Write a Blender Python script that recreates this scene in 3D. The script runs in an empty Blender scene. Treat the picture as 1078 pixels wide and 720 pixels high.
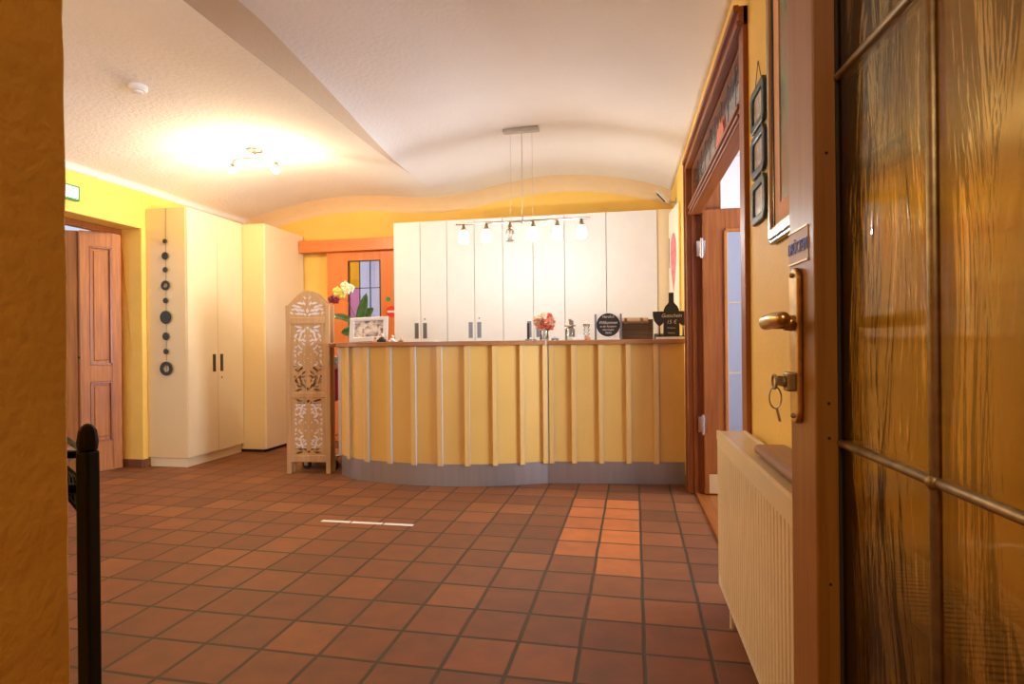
import bpy, math, random
from mathutils import Vector, Matrix, Euler
random.seed(7)
PI = math.pi
scn = bpy.context.scene
COL = scn.collection

# ------------------------------------------------------------------ materials
def _new(name):
    m = bpy.data.materials.new(name); m.use_nodes = True
    nt = m.node_tree; b = nt.nodes['Principled BSDF']
    return m, nt, b
def N(nt, t, **k):
    n = nt.nodes.new(t)
    for a, v in k.items(): setattr(n, a, v)
    return n
def mat(name, c, rough=.5, metal=0., var=0., vscale=8., bump=0., bscale=60., spec=.5, coat=0., coat_rough=.15, stretch=(1,1,1)):
    m, nt, b = _new(name)
    b.inputs['Base Color'].default_value = (*c, 1); b.inputs['Roughness'].default_value = rough
    b.inputs['Metallic'].default_value = metal; b.inputs['Specular IOR Level'].default_value = spec
    b.inputs['Coat Weight'].default_value = coat; b.inputs['Coat Roughness'].default_value = coat_rough
    L = nt.links
    tc = N(nt, 'ShaderNodeTexCoord'); mp = N(nt, 'ShaderNodeMapping'); mp.inputs['Scale'].default_value = stretch
    L.new(tc.outputs['Object'], mp.inputs['Vector'])
    nz = N(nt, 'ShaderNodeTexNoise'); nz.inputs['Scale'].default_value = vscale; nz.inputs['Detail'].default_value = 4
    L.new(mp.outputs[0], nz.inputs['Vector'])
    cr = N(nt, 'ShaderNodeValToRGB')
    v = max(var, .02)
    cr.color_ramp.elements[0].position = .3; cr.color_ramp.elements[1].position = .7
    cr.color_ramp.elements[0].color = (*[x*(1-v) for x in c], 1); cr.color_ramp.elements[1].color = (*[min(1, x*(1+v)) for x in c], 1)
    L.new(nz.outputs['Fac'], cr.inputs[0]); L.new(cr.outputs[0], b.inputs['Base Color'])
    if bump:
        n2 = N(nt, 'ShaderNodeTexNoise'); n2.inputs['Scale'].default_value = bscale; n2.inputs['Detail'].default_value = 5
        L.new(mp.outputs[0], n2.inputs['Vector'])
        bp = N(nt, 'ShaderNodeBump'); bp.inputs['Strength'].default_value = bump; bp.inputs['Distance'].default_value = .01
        L.new(n2.outputs['Fac'], bp.inputs['Height']); L.new(bp.outputs[0], b.inputs['Normal'])
    return m
def wood(name, c1, c2, rough=.42, scale=1., axis='z', coat=.1, bump=.05):
    m, nt, b = _new(name); L = nt.links
    b.inputs['Roughness'].default_value = rough; b.inputs['Coat Weight'].default_value = coat; b.inputs['Coat Roughness'].default_value = .2
    tc = N(nt, 'ShaderNodeTexCoord'); mp = N(nt, 'ShaderNodeMapping')
    s = {'z': (60, 60, 2.5), 'x': (2.5, 60, 60), 'y': (60, 2.5, 60)}[axis]
    mp.inputs['Scale'].default_value = [q*scale for q in s]
    L.new(tc.outputs['Object'], mp.inputs['Vector'])
    nz = N(nt, 'ShaderNodeTexNoise'); nz.inputs['Scale'].default_value = 1; nz.inputs['Detail'].default_value = 6; nz.inputs['Distortion'].default_value = .6
    L.new(mp.outputs[0], nz.inputs['Vector'])
    n3 = N(nt, 'ShaderNodeTexNoise'); n3.inputs['Scale'].default_value = 2.2
    L.new(tc.outputs['Object'], n3.inputs['Vector'])
    mx = N(nt, 'ShaderNodeMath', operation='MULTIPLY_ADD'); mx.inputs[1].default_value = .35
    L.new(n3.outputs['Fac'], mx.inputs[0]); 
    m2 = N(nt, 'ShaderNodeMath', operation='MULTIPLY'); m2.inputs[1].default_value = .75
    L.new(nz.outputs['Fac'], m2.inputs[0]); L.new(m2.outputs[0], mx.inputs[2])
    cr = N(nt, 'ShaderNodeValToRGB'); cr.color_ramp.elements[0].position = .35; cr.color_ramp.elements[1].position = .75
    cr.color_ramp.elements[0].color = (*c2, 1); cr.color_ramp.elements[1].color = (*c1, 1)
    L.new(mx.outputs[0], cr.inputs[0]); L.new(cr.outputs[0], b.inputs['Base Color'])
    bp = N(nt, 'ShaderNodeBump'); bp.inputs['Strength'].default_value = bump; bp.inputs['Distance'].default_value = .004
    L.new(nz.outputs['Fac'], bp.inputs['Height']); L.new(bp.outputs[0], b.inputs['Normal'])
    return m
def emit(name, c, s):
    m, nt, b = _new(name)
    b.inputs['Base Color'].default_value = (*c, 1); b.inputs['Emission Color'].default_value = (*c, 1); b.inputs['Emission Strength'].default_value = s
    return m
def glass(name, c=(1, 1, 1), rough=0., ior=1.45):
    m, nt, b = _new(name)
    b.inputs['Base Color'].default_value = (*c, 1); b.inputs['Roughness'].default_value = rough; b.inputs['Transmission Weight'].default_value = 1; b.inputs['IOR'].default_value = ior
    return m

def thin(name, tint, gloss=.12, rough=.03, refr=0., bump=None, ior=1.5, bsc=1.6, bst=.3, stretch=(16, 16, 2.6)):
    """thin pane: lets light straight through (tinted), some of it refracted, with a glossy skin"""
    m = bpy.data.materials.new(name); m.use_nodes = True; nt = m.node_tree; L = nt.links
    nt.nodes.remove(nt.nodes['Principled BSDF']); out = nt.nodes['Material Output']
    tr = N(nt, 'ShaderNodeBsdfTransparent'); tr.inputs[0].default_value = (*tint, 1)
    gl = N(nt, 'ShaderNodeBsdfGlossy'); gl.inputs['Roughness'].default_value = rough; gl.inputs['Color'].default_value = (1, 1, 1, 1)
    base = tr.outputs[0]; nrm = None
    if bump:
        tc = N(nt, 'ShaderNodeTexCoord'); mp = N(nt, 'ShaderNodeMapping'); mp.inputs['Scale'].default_value = stretch; mp.inputs['Rotation'].default_value = (0, .12, 0)
        L.new(tc.outputs['Object'], mp.inputs['Vector'])
        nz = N(nt, 'ShaderNodeTexNoise'); nz.inputs['Scale'].default_value = bsc; nz.inputs['Detail'].default_value = 4; nz.inputs['Distortion'].default_value = 1.4
        L.new(mp.outputs[0], nz.inputs['Vector'])
        bp = N(nt, 'ShaderNodeBump'); bp.inputs['Strength'].default_value = bst; bp.inputs['Distance'].default_value = .01
        L.new(nz.outputs['Fac'], bp.inputs['Height']); nrm = bp.outputs[0]; L.new(nrm, gl.inputs['Normal'])
    if refr:
        rf = N(nt, 'ShaderNodeBsdfRefraction'); rf.inputs['Color'].default_value = (*tint, 1); rf.inputs['Roughness'].default_value = rough; rf.inputs['IOR'].default_value = 1.06
        if nrm: L.new(nrm, rf.inputs['Normal'])
        mx = N(nt, 'ShaderNodeMixShader'); mx.inputs[0].default_value = refr; L.new(base, mx.inputs[1]); L.new(rf.outputs[0], mx.inputs[2]); base = mx.outputs[0]
    fr = N(nt, 'ShaderNodeFresnel'); fr.inputs[0].default_value = ior
    if nrm: L.new(nrm, fr.inputs['Normal'])
    m2 = N(nt, 'ShaderNodeMath', operation='MULTIPLY_ADD'); m2.inputs[1].default_value = 1-gloss; m2.inputs[2].default_value = gloss*.3; L.new(fr.outputs[0], m2.inputs[0]); m2.use_clamp = True
    mm = N(nt, 'ShaderNodeMixShader'); L.new(m2.outputs[0], mm.inputs[0]); L.new(base, mm.inputs[1]); L.new(gl.outputs[0], mm.inputs[2]); L.new(mm.outputs[0], out.inputs['Surface'])
    return m

M = {}
M['yellow'] = mat('yellow_plaster', (.90, .595, .125), .6, var=.06, vscale=2.5, bump=.18, bscale=45)
M['yellow_rough'] = mat('rough_yellow_plaster', (.80, .46, .06), .85, var=.08, vscale=5, bump=.22, bscale=60)
M['ceiling'] = mat('white_ceiling_plaster', (.87, .86, .85), .9, var=.03, vscale=1.5, bump=.5, bscale=35)
M['shade_band'] = mat('shade_toned_band', (.62, .48, .33), .85, bump=.3, bscale=35)  # darker shade of the groin step put into the colour
M['cove'] = mat('shade_toned_cove', (.80, .60, .36), .85, bump=.3, bscale=35)  # fillet shading and yellow wall bounce mixed into the colour
M['lavender'] = mat('pale_lavender_paint', (.60, .60, .72), .8, bump=.15)
M['cream'] = mat('cream_laminate', (.83, .68, .42), .42, var=.03, vscale=1.2)
M['cream_gloss'] = mat('cream_gloss_laminate', (.80, .60, .29), .3, var=.05, vscale=1.2, coat=.35)
M['white_lam'] = mat('off_white_laminate', (.78, .78, .76), .45)
M['panel'] = mat('straw_yellow_laminate', (.80, .50, .13), .4, var=.05, vscale=2, coat=.2)
M['batten'] = mat('pale_straw_laminate', (.80, .53, .17), .4, coat=.2)
M['steel'] = mat('brushed_grey_metal', (.42, .41, .40), .38, .75, var=.05, vscale=30, stretch=(1, 1, .05))
M['chrome'] = mat('chrome', (.8, .8, .8), .15, 1.)
M['satin'] = mat('satin_nickel', (.55, .52, .47), .35, 1.)
M['brass'] = mat('aged_brass', (.62, .42, .16), .28, 1., var=.25, vscale=30)
M['brass_dull'] = mat('dull_brass', (.34, .25, .12), .45, .8, var=.3, vscale=40)
M['brassplate'] = mat('pale_brass_plate', (.75, .58, .30), .4, .5)
M['black'] = mat('black_iron', (.004, .004, .004), .55, bump=.1, spec=.3)
M['rubber'] = mat('black_rubber', (.02, .02, .02), .6)
M['dark'] = mat('dark_gap', (.03, .02, .015), .8)
M['handle'] = mat('grey_recessed_pull', (.20, .20, .22), .35, .6)
M['handle_dark'] = mat('dark_bronze_pull', (.075, .06, .03), .4, .5)
M['red_wood'] = wood('reddish_stained_wood', (.38, .118, .017), (.21, .045, .005))
M['red_wood_x'] = wood('reddish_stained_wood_cross', (.38, .118, .017), (.21, .045, .005), axis='x')
M['red_wood_y'] = wood('reddish_stained_wood_long', (.38, .118, .017), (.21, .045, .005), axis='y')
M['door_wood'] = wood('oak_stained_orange', (.39, .175, .022), (.27, .098, .010), scale=1.3)
M['orange_wood'] = wood('orange_beech', (.80, .25, .055), (.70, .19, .035), scale=.5, rough=.45, bump=.02)
M['orange_wood_x'] = wood('orange_beech_cross', (.72, .24, .06), (.62, .18, .04), scale=.5, rough=.45, axis='x', bump=.02)
M['oak_door'] = wood('honey_stained_door', (.52, .185, .018), (.31, .09, .014), coat=0, rough=.5)
M['counter_wood'] = wood('brown_counter_board', (.46, .22, .085), (.34, .14, .05), axis='x', rough=.3)
M['carved'] = wood('carved_mango_wood', (.68, .42, .19), (.50, .29, .12), rough=.7, coat=0, scale=.8)
M['alu'] = mat('satin_aluminium', (.70, .70, .72), .35, .35)
M['petal'] = mat('whitewashed_carving', (.86, .82, .80), .7, var=.08, vscale=40)
M['rad'] = mat('cream_radiator_enamel', (.85, .71, .44), .35, coat=.2)
M['rad_dark'] = mat('radiator_slot', (.30, .24, .15), .6)
M['disc'] = mat('black_wooden_disc', (.025, .028, .022), .5, var=.3, vscale=50)
M['skirt_tile'] = mat('brown_skirting_tile', (.20, .07, .03), .45, var=.15)
M['tape'] = mat('white_floor_tape', (.80, .74, .66), .6)
M['white'] = mat('white_plastic', (.85, .85, .83), .4)
M['paper'] = mat('white_paper', (.9, .9, .9), .8)
M['ceramic'] = mat('white_ceramic', (.85, .84, .86), .25)
M['leaf'] = mat('glossy_green_leaf', (.05, .13, .025), .35, var=.3, vscale=20, coat=.4)
M['stem'] = mat('green_stem', (.14, .20, .05), .5)
M['petal_yellow'] = mat('yellow_orchid_petal', (.84, .80, .16), .6, var=.2, vscale=40)
M['petal_cream'] = mat('cream_orchid_petal', (.92, .90, .62), .6)
M['petal_red'] = mat('dark_red_orchid_petal', (.20, .012, .03), .6, var=.3, vscale=40)
M['carn_a'] = mat('salmon_carnation', (.80, .25, .15), .7, var=.25, vscale=60)
M['carn_b'] = mat('peach_carnation', (.88, .52, .34), .7, var=.2, vscale=60)
M['carn_c'] = mat('cream_blossom', (.92, .80, .58), .7, var=.1, vscale=60)
M['magenta'] = mat('magenta_cloth', (.40, .01, .10), .8, var=.2)
M['towel'] = mat('patterned_towel', (.45, .45, .55), .9, var=.7, vscale=40)
M['slate'] = mat('black_chalkboard', (.035, .033, .025), .6, var=.2)
M['chalk'] = mat('cream_chalk', (.80, .75, .62), .8)
M['grey_wood'] = mat('grey_painted_wood', (.20, .20, .22), .6, var=.2)
M['wicker'] = wood('dark_brown_wicker', (.21, .135, .065), (.085, .05, .022), axis='x', coat=.1, rough=.6)
M['leather'] = mat('tan_strap', (.42, .23, .10), .6)
M['green_box'] = mat('green_card', (.16, .22, .12), .7)
M['red_sign'] = mat('red_enamel', (.80, .03, .02), .4)
M['white_sign'] = mat('white_enamel', (.9, .9, .9), .4)
M['green_sign'] = mat('green_sign_edge', (.01, .30, .10), .4)
M['sign_face'] = emit('lit_white_sign_face', (.92, .97, .92), .7)
M['blue_text'] = mat('blue_lettering', (.035, .10, .62), .5)
M['sticker'] = mat('pale_sticker', (.55, .40, .30), .5)
M['frame_green'] = mat('dark_green_frame', (.02, .045, .03), .5, .1, var=.4, vscale=20, coat=.1)
M['frame_blue'] = mat('dark_blue_frame', (.015, .035, .075), .5, .1, var=.4, vscale=20, coat=.1)
M['frame_dark'] = mat('dark_bronze_frame', (.065, .05, .035), .25, .7, coat=.3)
M['peach_mat'] = mat('peach_passepartout', (.78, .46, .26), .8)
M['silver_frame'] = mat('silver_photo_frame', (.66, .64, .66), .35, .3)
M['terracotta'] = mat('terracotta_clay', (.62, .27, .13), .7)
M['board_wood'] = wood('brown_wooden_board', (.34, .15, .065), (.24, .10, .04), axis='y')
M['tulip'] = mat('pink_tulip_paint', (.72, .22, .25), .7, var=.25, vscale=12)
M['canvas'] = mat('pale_canvas', (.86, .80, .62), .8)
M['canvas_edge'] = mat('yellow_canvas_edge', (.88, .58, .05), .7)
M['bulb'] = emit('lit_lamp_glass', (1, .93, .80), 16)
M['bulb_spot'] = emit('lit_spot_bulb', (1, .80, .50), 90)
M['clear'] = thin('clear_glass', (.93, .94, .93), .1)
M['frost'] = thin('unlit_lamp_glass', (.88, .85, .80), .3, .25)
M['outside'] = mat('pale_outdoor_render', (.8, .8, .82), .9)
M['asphalt'] = mat('grey_paving', (.4, .4, .4), .9)
M['cord'] = mat('thin_black_cord', (.03, .03, .03), .6)

def m_picture(name, cols, scale=6., dist=1.5):
    m, nt, b = _new(name); L = nt.links
    tc = N(nt, 'ShaderNodeTexCoord'); nz = N(nt, 'ShaderNodeTexNoise'); nz.inputs['Scale'].default_value = scale; nz.inputs['Detail'].default_value = 3; nz.inputs['Distortion'].default_value = dist
    L.new(tc.outputs['Object'], nz.inputs['Vector'])
    cr = N(nt, 'ShaderNodeValToRGB'); e = cr.color_ramp.elements
    e[0].position = .3; e[1].position = .7
    e[0].color = (*cols[0], 1); e[1].color = (*cols[-1], 1)
    for i, c in enumerate(cols[1:-1]):
        q = e.new(.3+.4*(i+1)/(len(cols)-1)); q.color = (*c, 1)
    L.new(nz.outputs['Fac'], cr.inputs[0]); L.new(cr.outputs[0], b.inputs['Base Color']); b.inputs['Roughness'].default_value = .3
    return m
M['art_green'] = m_picture('green_abstract_print', [(.03, .07, .02), (.16, .22, .06), (.30, .12, .05), (.20, .25, .12)], 3.)
M['photo'] = m_picture('small_photo_print', [(.75, .72, .62), (.35, .30, .25), (.80, .78, .70)], 14.)
M['town'] = m_picture('harbour_town_photograph', [(.10, .11, .14), (.20, .20, .24), (.55, .44, .34), (.75, .68, .62), (.30, .26, .28)], 22., .5)

def m_floor():
    m, nt, b = _new('terracotta_tiles'); L = nt.links
    T, th = .22725, math.radians(1.04)
    tc = N(nt, 'ShaderNodeTexCoord'); sp = N(nt, 'ShaderNodeSeparateXYZ'); L.new(tc.outputs['Object'], sp.inputs[0])
    def ma(op, a, bb=None, c=None):
        n = N(nt, 'ShaderNodeMath', operation=op)
        for i, q in enumerate((a, bb, c)):
            if q is None: continue
            if isinstance(q, (int, float)): n.inputs[i].default_value = q
            else: L.new(q, n.inputs[i])
        return n.outputs[0]
    wob = N(nt, 'ShaderNodeTexNoise'); wob.inputs['Scale'].default_value = 3.; L.new(tc.outputs['Object'], wob.inputs['Vector'])
    wv = ma('MULTIPLY', ma('SUBTRACT', wob.outputs['Fac'], .5), .05)
    X, Y = sp.outputs[0], sp.outputs[1]
    xt = ma('ADD', ma('SUBTRACT', ma('MULTIPLY', X, math.cos(th)), ma('MULTIPLY', Y, math.sin(th))), .6558)
    yt = ma('SUBTRACT', ma('ADD', ma('MULTIPLY', X, math.sin(th)), ma('MULTIPLY', Y, math.cos(th))), 1.885)
    u = ma('ADD', ma('DIVIDE', xt, T), wv); v = ma('ADD', ma('DIVIDE', yt, T), wv)
    iu, iv = ma('FLOOR', u), ma('FLOOR', v); fu, fv = ma('FRACT', u), ma('FRACT', v)
    g = .031
    def edge(f):
        d = ma('MINIMUM', f, ma('SUBTRACT', 1., f))
        n = N(nt, 'ShaderNodeMapRange'); n.interpolation_type = 'SMOOTHSTEP'
        L.new(d, n.inputs[0]); n.inputs[1].default_value = g*.6; n.inputs[2].default_value = g*1.35
        return n.outputs[0]
    tile = ma('MULTIPLY', edge(fu), edge(fv))
    cv = N(nt, 'ShaderNodeCombineXYZ'); L.new(iu, cv.inputs[0]); L.new(iv, cv.inputs[1])
    wn = N(nt, 'ShaderNodeTexWhiteNoise', noise_dimensions='2D'); L.new(cv.outputs[0], wn.inputs['Vector'])
    cr = N(nt, 'ShaderNodeValToRGB'); e = cr.color_ramp.elements
    e[0].color = (.165, .060, .024, 1); e[1].color = (.275, .094, .030, 1)
    for p, c in ((.25, (.225, .077, .027)), (.6, (.190, .067, .026)), (.8, (.25, .086, .029))):
        q = e.new(p); q.color = (*c, 1)
    L.new(wn.outputs['Value'], cr.inputs[0])
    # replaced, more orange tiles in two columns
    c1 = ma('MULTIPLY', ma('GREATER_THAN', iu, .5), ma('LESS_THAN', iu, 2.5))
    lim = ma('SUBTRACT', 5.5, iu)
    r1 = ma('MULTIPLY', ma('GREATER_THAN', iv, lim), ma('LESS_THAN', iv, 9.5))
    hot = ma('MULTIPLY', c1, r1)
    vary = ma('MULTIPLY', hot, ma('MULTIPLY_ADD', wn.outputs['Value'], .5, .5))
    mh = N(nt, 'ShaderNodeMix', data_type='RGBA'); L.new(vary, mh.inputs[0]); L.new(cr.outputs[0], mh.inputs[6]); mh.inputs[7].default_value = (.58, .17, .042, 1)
    nz = N(nt, 'ShaderNodeTexNoise'); nz.inputs['Scale'].default_value = 9; nz.inputs['Detail'].default_value = 6; L.new(tc.outputs['Object'], nz.inputs['Vector'])
    m3 = N(nt, 'ShaderNodeMix', data_type='RGBA', blend_type='MULTIPLY'); m3.inputs[0].default_value = 1
    r3 = N(nt, 'ShaderNodeMapRange'); L.new(nz.outputs['Fac'], r3.inputs[0]); r3.inputs[1].default_value = .3; r3.inputs[2].default_value = .7; r3.inputs[3].default_value = .82; r3.inputs[4].default_value = 1.12
    L.new(mh.outputs[2], m3.inputs[6]); L.new(r3.outputs[0], m3.inputs[7])
    mg = N(nt, 'ShaderNodeMix', data_type='RGBA'); L.new(tile, mg.inputs[0]); mg.inputs[6].default_value = (.060, .038, .016, 1); L.new(m3.outputs[2], mg.inputs[7])
    L.new(mg.outputs[2], b.inputs['Base Color'])
    rr = N(nt, 'ShaderNodeMapRange'); L.new(nz.outputs['Fac'], rr.inputs[0]); rr.inputs[3].default_value = .48; rr.inputs[4].default_value = .68
    L.new(rr.outputs[0], b.inputs['Roughness']); b.inputs['Specular IOR Level'].default_value = .3
    hh = ma('ADD', tile, ma('MULTIPLY', nz.outputs['Fac'], .25))
    bp = N(nt, 'ShaderNodeBump'); bp.inputs['Strength'].default_value = .5; bp.inputs['Distance'].default_value = .004
    L.new(hh, bp.inputs['Height']); L.new(bp.outputs[0], b.inputs['Normal'])
    return m
M['floor'] = m_floor()

def m_antique():
    m, nt, b = _new('streaky_amber_antique_glass'); L = nt.links
    b.inputs['Base Color'].default_value = (.98, .84, .58, 1); b.inputs['Roughness'].default_value = .02; b.inputs['Transmission Weight'].default_value = 1; b.inputs['IOR'].default_value = 1.5
    tc = N(nt, 'ShaderNodeTexCoord'); mp = N(nt, 'ShaderNodeMapping'); mp.inputs['Scale'].default_value = (16, 16, 2.6); mp.inputs['Rotation'].default_value = (0, .10, 0)
    L.new(tc.outputs['Object'], mp.inputs['Vector'])
    nz = N(nt, 'ShaderNodeTexNoise'); nz.inputs['Scale'].default_value = 1.6; nz.inputs['Detail'].default_value = 5; nz.inputs['Distortion'].default_value = 1.2; nz.inputs['Roughness'].default_value = .6
    L.new(mp.outputs[0], nz.inputs['Vector'])
    bp = N(nt, 'ShaderNodeBump'); bp.inputs['Strength'].default_value = .22; bp.inputs['Distance'].default_value = .01
    L.new(nz.outputs['Fac'], bp.inputs['Height']); L.new(bp.outputs[0], b.inputs['Normal'])
    return m
M['antique'] = thin('streaky_amber_antique_glass', (1, .88, .50), .05, .03, .45, True, 1.15, bst=.11, stretch=(10, 10, 1.5))
M['frosted'] = glass('blue_grey_frosted_glass', (.45, .50, .60), .35, 1.3)
M['lead_glass'] = thin('clear_leaded_glass', (.85, .88, .92), .12, .06, .4, True, bst=.3, stretch=(6, 6, 6))
M['amber_pane'] = thin('amber_pane', (.95, .62, .12), .1)
M['pink_pane'] = thin('pink_pane', (.85, .50, .62), .1)
M['orange_pane'] = mat('orange_painted_glass', (.85, .14, .02), .3)
M['lead'] = mat('lead_came', (.05, .05, .05), .45, .6)

# ------------------------------------------------------------------ mesh builder
class MB:
    def __init__(s): s.v, s.f, s.m, s.cur = [], [], [], 0
    def add(s, vs, fs, mi=None):
        o = len(s.v); s.v += [tuple(p) for p in vs]; s.f += [tuple(i+o for i in f) for f in fs]; s.m += [s.cur if mi is None else mi]*len(fs)
    def box(s, x0, x1, y0, y1, z0, z1, mi=None, mx=None):
        vs = [Vector((x, y, z)) for z in (z0, z1) for y in (y0, y1) for x in (x0, x1)]
        if mx: vs = [mx @ p for p in vs]
        s.add(vs, [(0, 2, 3, 1), (4, 5, 7, 6), (0, 1, 5, 4), (2, 6, 7, 3), (0, 4, 6, 2), (1, 3, 7, 5)], mi); return s
    def prism(s, poly, z0, z1, mx=None, mi=None):          # poly in xy, extruded in z, CCW
        n = len(poly); vs = [Vector((x, y, z0)) for x, y in poly]+[Vector((x, y, z1)) for x, y in poly]
        if mx: vs = [mx @ p for p in vs]
        s.add(vs, [tuple(range(n-1, -1, -1)), tuple(range(n, 2*n))]+[(i, (i+1) % n, n+(i+1) % n, n+i) for i in range(n)], mi); return s
    def ring(s, outer, inner, z0, z1, mx=None, mi=None):    # two loops same count
        n = len(outer); vs = [Vector((x, y, z)) for z in (z0, z1) for L in (outer, inner) for x, y in L]
        if mx: vs = [mx @ p for p in vs]
        fs = []
        for i in range(n):
            j = (i+1) % n
            fs += [(i, n+i, n+j, j), (2*n+i, 2*n+j, 3*n+j, 3*n+i), (i, j, 2*n+j, 2*n+i), (n+i, 3*n+i, 3*n+j, n+j)]
        s.add(vs, fs, mi); return s
    def lathe(s, prof, c=(0, 0, 0), n=20, mx=None, mi=None):
        vs, fs = [], []
        for r, z in prof:
            for k in range(n):
                a = 2*PI*k/n; vs.append(Vector((c[0]+r*math.cos(a), c[1]+r*math.sin(a), c[2]+z)))
        if mx: vs = [mx @ p for p in vs]
        for i in range(len(prof)-1):
            for k in range(n): fs.append((i*n+k, i*n+(k+1) % n, (i+1)*n+(k+1) % n, (i+1)*n+k))
        cl = tuple(prof[0]) == tuple(prof[-1])
        if prof[0][0] > 1e-5 and not cl: fs.append(tuple(range(n-1, -1, -1)))
        if prof[-1][0] > 1e-5 and not cl: fs.append(tuple((len(prof)-1)*n+k for k in range(n)))
        s.add(vs, fs, mi); return s
    def tube(s, pts, r, n=8, mi=None, closed=False):
        P = [Vector(p) for p in pts]; R = r if isinstance(r, (list, tuple)) else [r]*len(P)
        vs, fs = [], []; ref = None
        for i, p in enumerate(P):
            if closed: t = P[(i+1) % len(P)]-P[i-1]
            else: t = P[min(i+1, len(P)-1)]-P[max(i-1, 0)]
            t.normalize()
            if ref is None: ref = Vector((0, 0, 1)) if abs(t.z) < .9 else Vector((1, 0, 0))
            a = t.cross(ref).normalized(); b_ = a.cross(t).normalized(); ref = b_
            for k in range(n):
                q = 2*PI*k/n; vs.append(p+(a*math.cos(q)+b_*math.sin(q))*R[i])
        m = len(P)
        for i in range(m if closed else m-1):
            j = (i+1) % m
            for k in range(n): fs.append((i*n+k, i*n+(k+1) % n, j*n+(k+1) % n, j*n+k))
        if not closed: fs += [tuple(range(n-1, -1, -1)), tuple((m-1)*n+k for k in range(n))]
        s.add(vs, fs, mi); return s
    def ball(s, c, r, n=14, sc=(1, 1, 1), mi=None, mx=None):
        prof = [(math.sin(PI*i/(n//2))*1., -math.cos(PI*i/(n//2))) for i in range(n//2+1)]
        T = Matrix.Translation(c) @ (mx or Matrix()) @ Matrix.Diagonal((r*sc[0], r*sc[1], r*sc[2], 1))
        prof[0] = (0., -1.); prof[-1] = (0., 1.)
        vs, fs = [], []
        for rr, z in prof:
            for k in range(n):
                a = 2*PI*k/n; vs.append(T @ Vector((rr*math.cos(a), rr*math.sin(a), z)))
        for i in range(len(prof)-1):
            for k in range(n): fs.append((i*n+k, i*n+(k+1) % n, (i+1)*n+(k+1) % n, (i+1)*n+k))
        s.add(vs, fs, mi); return s
    def build(s, name, mats, parent=None, smooth=False, bevel=0., loc=None, label=None):
        mats = mats if isinstance(mats, (list, tuple)) else [mats]
        loc = Vector(loc) if loc is not None else (parent['_o'] if False else Vector((0, 0, 0)))
        me = bpy.data.meshes.new(name)
        off = ORIG.get(parent.name, Vector((0, 0, 0))) if parent else loc
        Mi = INV.get(parent.name) if parent else None
        vs = [Vector(p) for p in s.v]
        if Mi is not None and not s.__dict__.get('local'): vs = [Mi @ p for p in vs]
        elif not parent: vs = [p-loc for p in vs]
        me.from_pydata([tuple(p) for p in vs], [], s.f)
        for m in mats: me.materials.append(M[m] if isinstance(m, str) else m)
        me.polygons.foreach_set('material_index', s.m)
        me.validate(); me.update()
        import bmesh
        bm = bmesh.new(); bm.from_mesh(me); bmesh.ops.remove_doubles(bm, verts=bm.verts, dist=1e-6); bmesh.ops.recalc_face_normals(bm, faces=bm.faces); bm.to_mesh(me); bm.free()
        if smooth: me.polygons.foreach_set('use_smooth', [True]*len(me.polygons))
        o = bpy.data.objects.new(name, me); COL.objects.link(o)
        if parent: o.parent = parent
        else: o.location = loc
        INV[o.name] = INV[parent.name] if parent else Matrix.Translation(-loc)
        if bevel:
            b = o.modifiers.new('bevel', 'BEVEL'); b.width = bevel; b.segments = 2; b.limit_method = 'ANGLE'; b.angle_limit = math.radians(40)
        if smooth:
            w = o.modifiers.new('wn', 'WEIGHTED_NORMAL') if False else None
        if label: o['label'] = label
        return o
INV, ORIG = {}, {}
def thing(name, label=None, cat=None, loc=(0, 0, 0), rz=0, group=None, kind=None):
    o = bpy.data.objects.new(name, None); COL.objects.link(o); o.empty_display_size = .05
    o.location = loc; o.rotation_euler = (0, 0, rz)
    INV[o.name] = (Matrix.Translation(loc) @ Matrix.Rotation(rz, 4, 'Z')).inverted()
    tag(o, label, cat, group, kind); return o
def tag(o, label=None, cat=None, group=None, kind=None):
    if label: o['label'] = label
    if cat: o['category'] = cat
    if group: o['group'] = group
    if kind: o['kind'] = kind
    return o
def struct(o): o['kind'] = 'structure'; return o
def dup(root, loc, rz=None, label=None, group=None):
    r = root.copy(); COL.objects.link(r); r.location = loc
    if rz is not None: r.rotation_euler = (0, 0, rz)
    if label: r['label'] = label
    if group: r['group'] = group
    for ch in list(root.children):
        c = ch.copy(); COL.objects.link(c); c.parent = r
        for g in ch.children:
            d = g.copy(); COL.objects.link(d); d.parent = c
    return r
def text_mesh(name, txt, mt, size, mx, parent, depth=.0006, shear=0., sx=1.):
    cu = bpy.data.curves.new('lettering_curve', 'FONT'); cu.body = txt; cu.size = size; cu.extrude = depth; cu.align_x = 'CENTER'; cu.align_y = 'CENTER'; cu.shear = shear
    t = bpy.data.objects.new('lettering_tmp', cu); COL.objects.link(t)
    bpy.context.view_layer.update()
    me = bpy.data.meshes.new_from_object(t.evaluated_get(bpy.context.evaluated_depsgraph_get()))
    bpy.data.objects.remove(t)
    me.transform(INV[parent.name] @ mx @ Matrix.Diagonal((sx, 1, 1, 1)))
    me.materials.clear(); me.materials.append(M[mt])
    o = bpy.data.objects.new(name, me); COL.objects.link(o); o.parent = parent; INV[o.name] = INV[parent.name]
    return o
def frame_mx(o, x, y, z):
    m = Matrix.Identity(4)
    for i, a in enumerate((x, y, z)):
        for j in range(3): m[j][i] = a[j]
    for j in range(3): m[j][3] = o[j]
    return m

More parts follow.
